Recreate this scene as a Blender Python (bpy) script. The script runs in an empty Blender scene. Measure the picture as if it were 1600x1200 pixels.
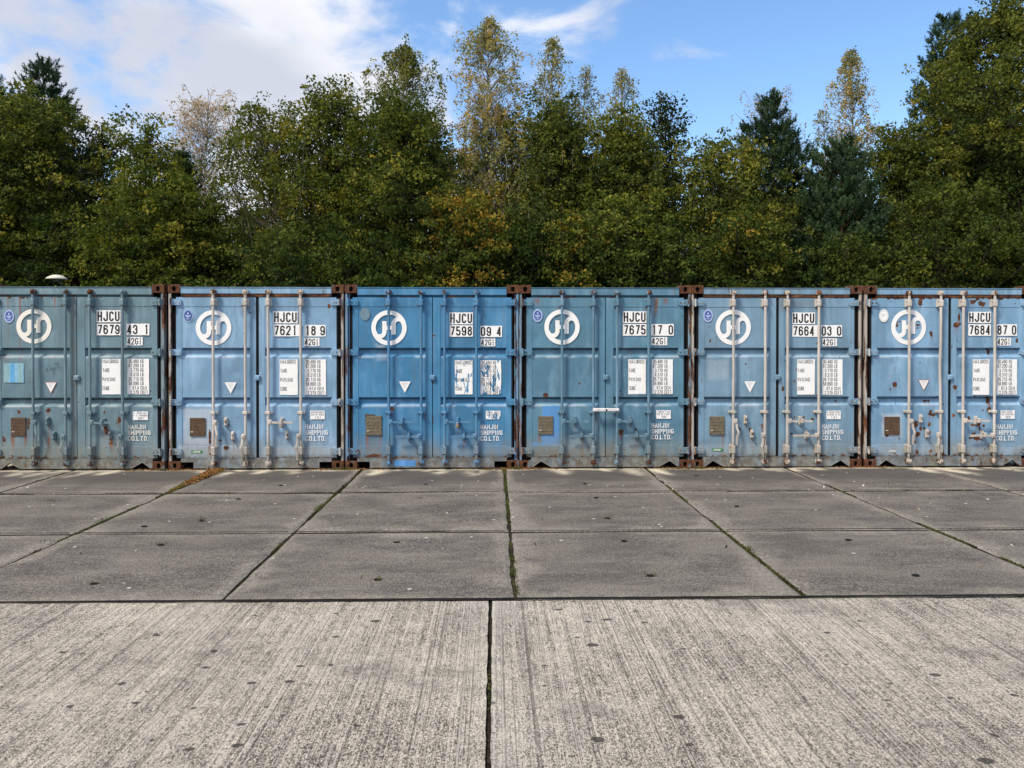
import bpy, math, random
import numpy as np
R = math.radians
sc = bpy.context.scene
col = sc.collection

# ------------------------------------------------------------------ camera
CAM_H = 1.72
FPX = 1240.0                      # focal length in pixels of a 1600 px wide picture
WALL_Y = 11.17                    # distance of the container fronts
cam_d = bpy.data.cameras.new('camera'); cam = bpy.data.objects.new('camera', cam_d)
col.objects.link(cam); sc.camera = cam
cam_d.sensor_width = 36.0; cam_d.lens = 36.0*FPX/1600.0
cam_d.clip_start = 0.05; cam_d.clip_end = 3000.0
YAW, PITCH = 1.3, 0.5
cam.location = (0, 0, CAM_H)
cam.rotation_euler = (R(90-PITCH), R(0.0), R(-YAW))
cam_d.shift_x = (28 - FPX*math.tan(R(YAW)))/1600.0
cam_d.shift_y = -(58 - FPX*math.tan(R(PITCH)))/1600.0

# ------------------------------------------------------------------ sky, sun, exposure
SUN_EL, SUN_AZ = 52.0, -130.0     # azimuth clockwise from +Y (view direction): left, a little behind the camera
world = bpy.data.worlds.new('World'); sc.world = world; world.use_nodes = True
wn = world.node_tree; wn.nodes.clear()
def WN(t, **k):
    n = wn.nodes.new(t)
    for a, v in k.items(): setattr(n, a, v)
    return n
def wmath(op, a, b=None, c=None, clamp=False):
    n = WN('ShaderNodeMath', operation=op, use_clamp=clamp)
    for i, v in enumerate((a, b, c)):
        if v is None: continue
        if isinstance(v, (int, float)): n.inputs[i].default_value = v
        else: wn.links.new(v, n.inputs[i])
    return n.outputs[0]
sky = WN('ShaderNodeTexSky', sky_type='NISHITA'); sky.sun_disc = False
sky.sun_elevation = R(SUN_EL); sky.sun_rotation = R(SUN_AZ)
sky.air_density = 1.0; sky.dust_density = 0.6; sky.ozone_density = 2.2
hs = WN('ShaderNodeHueSaturation'); hs.inputs['Saturation'].default_value = 1.12; hs.inputs['Value'].default_value = 1.66
wn.links.new(sky.outputs[0], hs.inputs['Color'])
tc = WN('ShaderNodeTexCoord'); sp = WN('ShaderNodeSeparateXYZ'); wn.links.new(tc.outputs['Generated'], sp.inputs[0])
sx, sy, sz = sp.outputs
den = wmath('ADD', wmath('MAXIMUM', sz, 0.0), 0.30)
cx, cy = wmath('DIVIDE', sx, den), wmath('DIVIDE', sy, den)
cb = WN('ShaderNodeCombineXYZ'); wn.links.new(cx, cb.inputs[0]); wn.links.new(cy, cb.inputs[1])
def wnoise(scale, detail, rough, off, dist=0.0, stretch=(1, 1, 1)):
    mp = WN('ShaderNodeMapping'); mp.inputs['Location'].default_value = off; mp.inputs['Scale'].default_value = stretch
    wn.links.new(cb.outputs[0], mp.inputs[0])
    n = WN('ShaderNodeTexNoise'); n.inputs['Scale'].default_value = scale; n.inputs['Detail'].default_value = detail
    n.inputs['Roughness'].default_value = rough; n.inputs['Distortion'].default_value = dist
    wn.links.new(mp.outputs[0], n.inputs['Vector']); return n.outputs['Fac']
big = wnoise(2.1, 8, 0.60, (3.1, 1.7, 0), 0.25)
fine = wnoise(5.2, 7, 0.55, (8.3, 2.2, 0), 0.6)
# thick cloud deck to the left and overhead behind the camera, clear to the right
azl = wmath('SUBTRACT', wmath('MULTIPLY', cx, -0.75), 0.06)        # grows to the left
azl = wmath('MINIMUM', wmath('MAXIMUM', azl, -0.30), 0.115)
back = wmath('MULTIPLY', wmath('MAXIMUM', wmath('MULTIPLY', sy, -1.0), 0.0), 0.5)
cov = wmath('ADD', wmath('ADD', big, azl), back)
cov = wmath('ADD', cov, wmath('MULTIPLY', wmath('SUBTRACT', fine, 0.5), 0.85))
def wramp(v, lo, hi):
    n = WN('ShaderNodeMapRange', interpolation_type='SMOOTHSTEP'); wn.links.new(v, n.inputs[0])
    n.inputs[1].default_value = lo; n.inputs[2].default_value = hi; return n.outputs[0]
cmask = wmath('MULTIPLY', wramp(cov, 0.40, 0.68), 0.93)
hor = wmath('MULTIPLY', wramp(sz, 0.30, 0.0), 0.22)               # pale air near the horizon
shade = wnoise(1.9, 5, 0.5, (1.2, 7.7, 0), 0.4)
cc = WN('ShaderNodeMix', data_type='RGBA'); wn.links.new(wramp(shade, 0.36, 0.62), cc.inputs['Factor'])
cc.inputs['A'].default_value = (4.8, 4.95, 5.6, 1); cc.inputs['B'].default_value = (7.5, 7.45, 7.6, 1)
mx0 = WN('ShaderNodeMix', data_type='RGBA'); wn.links.new(hor, mx0.inputs['Factor'])
wn.links.new(hs.outputs[0], mx0.inputs['A']); mx0.inputs['B'].default_value = (3.9, 6.0, 8.6, 1)
mx = WN('ShaderNodeMix', data_type='RGBA'); wn.links.new(cmask, mx.inputs['Factor'])
wn.links.new(mx0.outputs['Result'], mx.inputs['A']); wn.links.new(cc.outputs['Result'], mx.inputs['B'])
bg = WN('ShaderNodeBackground'); bg.inputs['Strength'].default_value = 0.10
wn.links.new(mx.outputs['Result'], bg.inputs['Color'])
wo = WN('ShaderNodeOutputWorld'); wn.links.new(bg.outputs[0], wo.inputs[0])

sun_d = bpy.data.lights.new('sun', 'SUN'); sun = bpy.data.objects.new('sun', sun_d); col.objects.link(sun)
sun_d.energy = 3.1; sun_d.angle = R(11); sun_d.color = (1.0, 0.91, 0.78)
sun.rotation_euler = (R(90-SUN_EL), 0, R(180-SUN_AZ))
sun.location = (-20, -10, 30)
sc.view_settings.view_transform = 'Standard'; sc.view_settings.look = 'None'
sc.view_settings.gamma = 1.0; sc.view_settings.use_curve_mapping = False
sc.view_settings.exposure = 0.52

# ------------------------------------------------------------------ helpers
rng = np.random.default_rng(7)
def tag(o, label=None, cat=None, group=None, kind=None):
    if label: o['label'] = label
    if cat: o['category'] = cat
    if group: o['group'] = group
    if kind: o['kind'] = kind
    return o
def empty(name, loc, label, cat, group=None):
    o = bpy.data.objects.new(name, None); col.objects.link(o); o.location = loc
    o.empty_display_size = 0.3
    return tag(o, label, cat, group)
class MB:
    def __init__(s): s.v = []; s.f = []; s.m = []; s.sm = []
    def add(s, vs, fs, m=0, smooth=False):
        b = len(s.v); s.v += [tuple(p) for p in vs]
        for f in fs: s.f.append(tuple(b+i for i in f)); s.m.append(m); s.sm.append(smooth)
    def box(s, x0, x1, y0, y1, z0, z1, bev=0.0, m=0):
        if bev <= 0:
            vs = [(x, y, z) for x in (x0, x1) for y in (y0, y1) for z in (z0, z1)]
            s.add(vs, [(0,1,3,2),(4,6,7,5),(0,4,5,1),(2,3,7,6),(0,2,6,4),(1,5,7,3)], m); return
        b = min(bev, (x1-x0)*.45, (y1-y0)*.45, (z1-z0)*.45)
        vs = []; idx = {}
        for i, x in enumerate((x0, x1)):
            for j, y in enumerate((y0, y1)):
                for k, z in enumerate((z0, z1)):
                    dx, dy, dz = (b, -b)[i], (b, -b)[j], (b, -b)[k]
                    for a, p in enumerate(((x, y+dy, z+dz), (x+dx, y, z+dz), (x+dx, y+dy, z))):
                        idx[i, j, k, a] = len(vs); vs.append(p)
        fs = []
        for i in (0, 1): fs.append([idx[i,0,0,0], idx[i,1,0,0], idx[i,1,1,0], idx[i,0,1,0]][::(-1 if i == 0 else 1)])
        for j in (0, 1): fs.append([idx[0,j,0,1], idx[1,j,0,1], idx[1,j,1,1], idx[0,j,1,1]][::(1 if j == 0 else -1)])
        for k in (0, 1): fs.append([idx[0,0,k,2], idx[1,0,k,2], idx[1,1,k,2], idx[0,1,k,2]][::(-1 if k == 0 else 1)])
        for j in (0, 1):
            for k in (0, 1): fs.append([idx[0,j,k,1], idx[1,j,k,1], idx[1,j,k,2], idx[0,j,k,2]])
        for i in (0, 1):
            for k in (0, 1): fs.append([idx[i,0,k,0], idx[i,1,k,0], idx[i,1,k,2], idx[i,0,k,2]])
        for i in (0, 1):
            for j in (0, 1): fs.append([idx[i,j,0,0], idx[i,j,1,0], idx[i,j,1,1], idx[i,j,0,1]])
        for i in (0, 1):
            for j in (0, 1):
                for k in (0, 1): fs.append([idx[i,j,k,0], idx[i,j,k,1], idx[i,j,k,2]])
        s.add(vs, fs, m)
    def tube(s, pts, rad, n=10, m=0, caps=True, smooth=True):
        P = [np.array(p, float) for p in pts]
        rad = [rad]*len(P) if isinstance(rad, (int, float)) else rad
        vs = []; u = None
        for i, p in enumerate(P):
            t = P[min(i+1, len(P)-1)] - P[max(i-1, 0)]; t = t/(np.linalg.norm(t)+1e-9)
            if u is None:
                a = np.array((1., 0, 0)) if abs(t[0]) < .8 else np.array((0, 1., 0))
                u = np.cross(t, a)
            u = u - t*np.dot(u, t); u /= np.linalg.norm(u)+1e-9; w = np.cross(t, u)
            for k in range(n):
                a = 2*math.pi*k/n; vs.append(p + rad[i]*(math.cos(a)*u + math.sin(a)*w))
        fs = [(i*n+k, i*n+(k+1) % n, (i+1)*n+(k+1) % n, (i+1)*n+k) for i in range(len(P)-1) for k in range(n)]
        s.add(vs, fs, m, smooth)
        if caps:
            s.add(vs[:n], [tuple(range(n))[::-1]], m); s.add(vs[-n:], [tuple(range(n))], m)
    def prism(s, pts, y0, y1, m=0):      # outline in x,z extruded along y (y0 = front, towards the camera)
        n = len(pts)
        vs = [(x, y0, z) for x, z in pts] + [(x, y1, z) for x, z in pts]
        fs = [tuple(range(n)), tuple(range(n, 2*n))[::-1]] + [(i, i+n, (i+1) % n+n, (i+1) % n) for i in range(n)]
        s.add(vs, fs, m)
    def flat(s, pts, y, m=0):
        s.add([(x, y, z) for x, z in pts], [tuple(range(len(pts)))], m)
    def build(s, name, mats, parent=None, recalc=True):
        me = bpy.data.meshes.new(name); me.from_pydata(s.v, [], s.f)
        for mt in (mats if isinstance(mats, (list, tuple)) else [mats]): me.materials.append(mt)
        me.polygons.foreach_set('material_index', s.m); me.polygons.foreach_set('use_smooth', s.sm)
        if recalc:
            import bmesh
            bm = bmesh.new(); bm.from_mesh(me); bmesh.ops.recalc_face_normals(bm, faces=bm.faces); bm.to_mesh(me); bm.free()
        me.update()
        o = bpy.data.objects.new(name, me); col.objects.link(o)
        if parent: o.parent = parent
        return o
def grid_mesh(name, V, nx, nz, mat, parent=None, attrs=None, smooth=False):
    me = bpy.data.meshes.new(name)
    me.vertices.add(len(V)); me.vertices.foreach_set('co', V.astype(np.float32).ravel())
    i, j = np.meshgrid(np.arange(nx-1), np.arange(nz-1), indexing='ij')
    a = (i*nz+j).ravel(); F = np.stack([a, a+nz, a+nz+1, a+1], 1)
    me.loops.add(F.size); me.polygons.add(len(F))
    me.loops.foreach_set('vertex_index', F.ravel().astype(np.int32))
    me.polygons.foreach_set('loop_start', (np.arange(len(F))*4).astype(np.int32))
    me.polygons.foreach_set('use_smooth', np.full(len(F), smooth))
    me.materials.append(mat)
    for k, v in (attrs or {}).items():
        at = me.attributes.new(k, 'FLOAT', 'POINT'); at.data.foreach_set('value', v.astype(np.float32).ravel())
    me.update(calc_edges=True); me.validate()
    o = bpy.data.objects.new(name, me); col.objects.link(o)
    if parent: o.parent = parent
    return o
_tab = np.random.default_rng(99).random((256, 256))
def vnoise(x, z, s, seed=0, octv=4, rough=.5):
    out = 0; amp = 1; tot = 0
    for o in range(octv):
        X = x*s + seed*17.31 + o*5.7; Z = z*s + seed*9.17 + o*3.3
        i, j = np.floor(X).astype(int), np.floor(Z).astype(int); fx, fz = X-i, Z-j
        fx = fx*fx*(3-2*fx); fz = fz*fz*(3-2*fz)
        a, b = _tab[i % 256, j % 256], _tab[(i+1) % 256, j % 256]
        c, d = _tab[i % 256, (j+1) % 256], _tab[(i+1) % 256, (j+1) % 256]
        out = out + amp*((a*(1-fx)+b*fx)*(1-fz) + (c*(1-fx)+d*fx)*fz); tot += amp; amp *= rough; s *= 2.03
    return out/tot
def sstep(v, a, b):
    t = np.clip((v-a)/(b-a), 0, 1); return t*t*(3-2*t)

# ------------------------------------------------------------------ materials
class Mat:
    def __init__(s, name):
        s.m = bpy.data.materials.new(name); s.m.use_nodes = True; s.nt = s.m.node_tree; s.nt.nodes.clear()
        s.out = s.n('ShaderNodeOutputMaterial'); s.b = s.n('ShaderNodeBsdfPrincipled'); s.l(s.b.outputs[0], s.out.inputs[0])
        s.tc = s.n('ShaderNodeTexCoord').outputs['Object']
    def n(s, t, **k):
        x = s.nt.nodes.new(t)
        for a, v in k.items(): setattr(x, a, v)
        return x
    def l(s, a, b): s.nt.links.new(a, b)
    def put(s, v, sock):
        if isinstance(v, (int, float)): sock.default_value = v
        elif isinstance(v, tuple): sock.default_value = v if len(v) == 4 or sock.type == 'VECTOR' else v+(1,)
        else: s.l(v, sock)
    def math(s, op, a, b=0.0, clamp=False):
        x = s.n('ShaderNodeMath', operation=op, use_clamp=clamp); s.put(a, x.inputs[0]); s.put(b, x.inputs[1]); return x.outputs[0]
    def noise(s, scale, detail=4, rough=.55, stretch=(1, 1, 1), off=(0, 0, 0), rot=(0, 0, 0), dist=0.0, vec=None):
        mp = s.n('ShaderNodeMapping'); mp.inputs['Scale'].default_value = stretch; mp.inputs['Location'].default_value = off
        mp.inputs['Rotation'].default_value = rot
        s.l(vec or s.tc, mp.inputs[0]); x = s.n('ShaderNodeTexNoise'); s.l(mp.outputs[0], x.inputs['Vector'])
        x.inputs['Scale'].default_value = scale; x.inputs['Detail'].default_value = detail
        x.inputs['Roughness'].default_value = rough; x.inputs['Distortion'].default_value = dist
        return x.outputs['Fac']
    def ramp(s, v, lo, hi, a=0.0, b=1.0):
        x = s.n('ShaderNodeMapRange', interpolation_type='SMOOTHSTEP'); s.put(v, x.inputs[0])
        for i, q in enumerate((lo, hi, a, b)): s.put(q, x.inputs[i+1])
        return x.outputs[0]
    def mix(s, f, a, b, blend='MIX'):
        x = s.n('ShaderNodeMix', data_type='RGBA', blend_type=blend)
        s.put(f, x.inputs['Factor']); s.put(a, x.inputs['A']); s.put(b, x.inputs['B']); return x.outputs['Result']
    def attr(s, name):
        x = s.n('ShaderNodeAttribute', attribute_name=name); return x.outputs['Fac']
    def sepz(s):
        x = s.n('ShaderNodeSeparateXYZ'); s.l(s.tc, x.inputs[0]); return x.outputs
    def bump(s, h, strength=.3, dist=.01):
        x = s.n('ShaderNodeBump'); x.inputs['Strength'].default_value = strength; x.inputs['Distance'].default_value = dist
        s.l(h, x.inputs['Height']); s.l(x.outputs[0], s.b.inputs['Normal'])
    def fin(s, c, rough=.6, spec=.4, metal=0.0):
        s.put(c, s.b.inputs['Base Color']); s.put(rough, s.b.inputs['Roughness'])
        s.b.inputs['Specular IOR Level'].default_value = spec; s.b.inputs['Metallic'].default_value = metal
        return s.m
RUST_D, RUST_M, RUST_L = (.045, .021, .013), (.13, .052, .026), (.27, .12, .055)
def rust_color(M, sc_=40):
    a = M.noise(sc_, 5, .65); b = M.noise(sc_*.25, 3, .5, off=(3, 1, 2))
    c = M.mix(M.ramp(a, .35, .62), RUST_D, RUST_M)
    return M.mix(M.ramp(b, .52, .72), c, RUST_L)
def painted(name, base, amt=0.0, dirt=.5, seed=0, patch=(.10, .30, .66), bottom=True, rough=.5, chips=0.0, stretch=(1, 1, .5)):
    """weathered enamel: chalky variation, run-off streaks, grime near the ground, rust where the sheet has lost its paint"""
    M = Mat(name); o = (seed*3.7, seed*1.3, seed*2.1)
    pale = tuple(min(1, c*1.12+.075) for c in base); deep = tuple(c*.78 for c in base)
    c = M.mix(M.ramp(M.noise(1.6, 6, .6, off=o), .36, .64), deep, base)
    c = M.mix(M.ramp(M.noise(2.6, 7, .66, off=(o[1], o[2], o[0]), stretch=(2.0, 1, .45)), .46, .72, 0, .75), c, pale)
    c = M.mix(M.ramp(M.attr('pale'), 0, 1, 0, .8), c, tuple(min(1, q*.5+.34) for q in base))
    c = M.mix(M.attr('patch'), c, patch)
    st = M.noise(9, 5, .6, stretch=(2.2, 1, .12), off=o)
    c = M.mix(M.math('MULTIPLY', M.ramp(st, .5, .75), dirt*.55), c, (.13, .14, .125))
    c = M.mix(M.math('MULTIPLY', M.ramp(M.noise(60, 3, .6, off=o), .55, .8), dirt*.3), c, (.10, .10, .09))
    if bottom:
        z = M.sepz()[2]
        g = M.math('MULTIPLY', M.ramp(z, .60, .14), M.ramp(M.noise(7, 5, .6, stretch=(1.5, 1, .4), off=o), .25, .65))
        c = M.mix(M.math('MULTIPLY', g, .85*min(1, dirt+.40)), c, (.235, .225, .185))
        c = M.mix(M.math('MULTIPLY', M.ramp(z, .235, .16), M.ramp(M.noise(11, 5, .65, off=o), .35, .6, 0, .6)), c, (.09, .07, .05))
    g2 = M.attr('dirt'); c = M.mix(M.math('MULTIPLY', g2, .85), c, (.17, .155, .12))
    n = M.noise(13, 8, .68, stretch=stretch, off=o, dist=.2)
    rm = M.ramp(n, .80-amt*.5, .84-amt*.5) if amt > 0 else 0.0
    if chips > 0:
        ch = M.ramp(M.noise(34, 3, .5, off=(o[2], o[0], o[1])), .80-chips*.2, .82-chips*.2); rm = M.math('MAXIMUM', rm, ch)
    ra = M.ramp(M.math('ADD', M.attr('rust'), M.math('MULTIPLY', M.math('SUBTRACT', M.noise(45, 3, .6), .5), .5)), .38, .55)
    rm = M.math('MAXIMUM', rm, ra)
    stn = M.math('MULTIPLY', M.ramp(M.attr('stain'), .03, .75, 0, .95), M.ramp(M.noise(25, 3, .6, stretch=(2.5, 1, .2)), .25, .6, .35, 1))
    c = M.mix(stn, c, (.24, .085, .030))
    c = M.mix(rm, c, rust_color(M))
    M.bump(M.math('ADD', M.math('MULTIPLY', rm, -.6), M.math('MULTIPLY', M.noise(22, 4, .6), .35)), .35, .004)
    return M.fin(c, M.ramp(rm, 0, 1, rough, .9), .35)
def rusty(name, paint, amt=.75, seed=0, stretch=(1, 1, .4), light=1.0):
    M = Mat(name); o = (seed*2.7, seed*1.9, seed*.7)
    c = rust_color(M, 30)
    p = M.ramp(M.noise(11, 7, .65, stretch=stretch, off=o), amt-.06, amt+.04)
    c = M.mix(p, c, paint)
    M.bump(M.noise(70, 4, .6), .5, .003)
    return M.fin(c, .85, .2)
def simple(name, c, rough=.6, spec=.3, var=.15, sc_=20, metal=0.0):
    M = Mat(name)
    return M.fin(M.mix(M.ramp(M.noise(sc_, 5, .6), .3, .7), tuple(q*(1-var) for q in c), tuple(min(1, q*(1+var)) for q in c)), rough, spec, metal)
RUBBER = simple('rubber_black', (.008, .008, .010), .8, .2, .3)
VOID = simple('opening_dark', (.02, .018, .016), .9, .1, .3)  # near-black, paints the shade inside casting holes and the keyhole
CASTING = [rusty('rust_casting_%s' % k, (.16, .19, .2), .60+.03*i, i) for i, k in enumerate(('a', 'b', 'c'))]
DIRTY = rusty('dark_rusty_recess', (.010, .010, .011), .36, 9, stretch=(1, 1, .3))
BLACK_INK = simple('black_vinyl', (.012, .012, .013), .5, .3, .2)
GREY_INK = simple('grey_vinyl', (.10, .10, .11), .5, .3, .2)
def vinyl(name, c, under, wear, seed=0, warm=.12, stretch=(1, 1, .5), scale=12):
    M = Mat(name); o = (seed*1.7, 0, seed*2.9)
    a = M.mix(M.ramp(M.noise(7, 5, .6, off=o), .35, .8, 0, warm*2), c, tuple(q*.72 for q in c))
    w = M.ramp(M.noise(scale, 6, .62, stretch=stretch, off=o, dist=.4), .80-wear*.5, .81-wear*.5)
    return M.fin(M.mix(w, a, under), .45, .35)
PLATE = [simple('data_plate_brown', (.10, .062, .038), .7, .3, .25, 30), simple('data_plate_olive', (.15, .125, .085), .65, .35, .3, 40)]
BRASS = simple('brass', (.42, .26, .12), .45, .5, .25, 30, .4)
STEEL = simple('scuffed_steel', (.55, .53, .53), .45, .5, .25, 35, .2)

# ------------------------------------------------------------------ stroke lettering
def arc(cx, cy, rx, ry, a0, a1, n=7):
    return [(cx+rx*math.cos(R(a0+(a1-a0)*i/n)), cy+ry*math.sin(R(a0+(a1-a0)*i/n))) for i in range(n+1)]
q = .21
GL = {
 'H': [[(0,0),(0,1)], [(1,0),(1,1)], [(0,.52),(1,.52)]],
 'J': [[(1,1),(1,q)]+arc(.5,q,.5,q,0,-180)+[(0,.33)]],
 'C': [[(1,.74),(1,1-q)]+arc(.5,1-q,.5,q,0,180)+arc(.5,q,.5,q,180,360)+[(1,.26)]],
 'G': [[(1,.76),(1,1-q)]+arc(.5,1-q,.5,q,0,180)+arc(.5,q,.5,q,180,360)+[(1,.46),(.5,.46)]],
 'U': [[(0,1),(0,q)]+arc(.5,q,.5,q,180,360)+[(1,1)]],
 '0': [arc(.5,1-q,.5,q,0,180)+arc(.5,q,.5,q,180,360)+[(1,1-q)]],
 '7': [[(0,1),(1,1),(.38,0)]],
 '6': [[(1,.74),(1,1-q)]+arc(.5,1-q,.5,q,0,180)+arc(.5,q,.5,q,180,360)+arc(.5,.6-q,.5,q,0,180)],
 '9': [[(0,.26),(0,q)]+arc(.5,q,.5,q,180,360)+arc(.5,1-q,.5,q,0,180)+arc(.5,.4+q,.5,q,180,360)],
 '4': [[(.74,0),(.74,1)], [(.70,1),(0,.25),(1.06,.25)]],
 '1': [[(.6,0),(.6,1),(.25,.86)]],
 'O': [arc(.5,1-q,.5,q,0,180)+arc(.5,q,.5,q,180,360)+[(1,1-q)]],
 '2': [[(0,.70)]+arc(.5,1-q,.5,q,180,0)+[(.95,.62),(0,0),(1,0)]],
 '3': [[(0,.70)]+arc(.5,1-q,.5,q,180,0)+[(1,.68),(.85,.54),(.45,.54)], [(.85,.54),(1,.42)]+arc(.5,q,.5,q,0,-180)+[(0,.30)]],
 '5': [[(.95,1),(.05,1),(.05,.56)]+arc(.5,.60-q,.5,q,130,0)+arc(.5,q,.5,q,0,-180)+[(0,.26)]],
 '8': [arc(.5,1-q,.46,q,-90,270,12), arc(.5,.29,.5,.29,90,-270,12)],
 'A': [[(0,0),(.5,1),(1,0)], [(.2,.32),(.8,.32)]],
 'B': [[(0,0),(0,1),(.6,1),(.92,.87),(.92,.65),(.6,.53),(0,.53)], [(.6,.53),(1,.38),(1,.15),(.65,0),(0,0)]],
 'D': [[(0,0),(0,1),(.5,1)]+arc(.5,.75,.5,.25,90,0,4)+arc(.5,.25,.5,.25,0,-90,4)+[(0,0)]],
 'E': [[(1,0),(0,0),(0,1),(1,1)], [(0,.52),(.8,.52)]],
 'F': [[(0,0),(0,1),(1,1)], [(0,.52),(.8,.52)]],
 'I': [[(.5,0),(.5,1)]],
 'K': [[(0,0),(0,1)], [(1,1),(0,.42)], [(.3,.6),(1,0)]],
 'L': [[(0,1),(0,0),(1,0)]],
 'M': [[(0,0),(0,1),(.5,.3),(1,1),(1,0)]],
 'N': [[(0,0),(0,1),(1,0),(1,1)]],
 'P': [[(0,0),(0,1),(.6,1),(1,.87),(1,.62),(.6,.47),(0,.47)]],
 'R': [[(0,0),(0,1),(.6,1),(1,.87),(1,.62),(.6,.47),(0,.47)], [(.55,.47),(1,0)]],
 'S': [[(1,.74)]+arc(.5,1-q,.5,q,0,180)+[(0,.68),(.2,.56),(.8,.44),(1,.32)]+arc(.5,q,.5,q,0,-180)+[(0,.26)]],
 'T': [[(0,1),(1,1)], [(.5,1),(.5,0)]],
 'X': [[(0,0),(1,1)], [(0,1),(1,0)]],
 'Y': [[(0,1),(.5,.5),(1,1)], [(.5,.5),(.5,0)]],
 '.': [[(.35,0),(.35,.09)]],
}
SERIF = {'H': [(0,0),(0,1),(1,0),(1,1)], 'A': [(0,0),(1,0)], 'N': [(0,0),(1,1)], 'J': [(1,1)], 'I': [(.5,0),(.5,1)],
         'P': [(0,0),(0,1)], 'L': [(0,1),(0,0)], 'T': [(.5,0)], 'D': [(0,0),(0,1)]}
def stroke(mb, pts, w, y, m):
    P = [np.array(p, float) for p in pts]; P = [p for i, p in enumerate(P) if i == 0 or np.linalg.norm(p-P[i-1]) > 1e-5]
    L = []; Rr = []
    for i, p in enumerate(P):
        d0 = P[i]-P[i-1] if i else P[1]-P[0]; d1 = P[i+1]-P[i] if i < len(P)-1 else d0
        d0 = d0/np.linalg.norm(d0); d1 = d1/np.linalg.norm(d1)
        t = d0+d1; t = t/(np.linalg.norm(t)+1e-9) if np.linalg.norm(t) > .2 else d0
        nrm = np.array((-t[1], t[0])); k = 1/max(.45, abs(np.dot(nrm, (-d0[1], d0[0]))))
        e = nrm*w*.5*k; L.append(p+e); Rr.append(p-e)
    n = len(P); vs = [(a[0], y, a[1]) for a in L]+[(a[0], y, a[1]) for a in Rr]
    mb.add(vs, [(i, i+1, n+i+1, n+i) for i in range(n-1)], m)
def text(mb, s, x, z, h, cw, gap, w, y, m, right=False, serif=0, wide=None):
    """draw s with its lower left corner at x,z (x is the right edge when right=True)"""
    ws = []
    for ch in s:
        ws.append({'.': w*1.2, ' ': cw*.8, 'I': cw*.5 if serif else w*1.2, 'M': cw*1.55}.get(ch, cw) if not (wide and ch in wide) else wide[ch])
    tot = sum(ws)+gap*(len(s)-1)
    if right: x = x-tot
    for ch, c in zip(s, ws):
        if ch in GL:
            gw, gh = max(c-w, 1e-4), h-w
            for k, pl in enumerate(GL[ch]):
                Q = [[x+w/2+a*gw, z+w/2+b*gh] for a, b in pl]
                for e, f in ((0, 1), (-1, -2)):        # carry upright strokes to the full cap height
                    if abs(Q[e][0]-Q[f][0]) < 1e-6 and pl[e][1] in (0, 1): Q[e][1] = z+(h if pl[e][1] == 1 else 0)
                stroke(mb, Q, w*(.8 if ch in 'NMAXK' and len(pl) < 3 and ch != 'N' else 1), y-.00025*k, m)
            if serif and ch in SERIF:
                for a, b in SERIF[ch]:
                    zc = z+(serif*.5 if b == 0 else h-serif*.5)
                    stroke(mb, [(x+w/2+a*gw-w*.8, zc), (x+w/2+a*gw+w*.8, zc)], serif, y-.0008, m)
        x += c+gap

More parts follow.
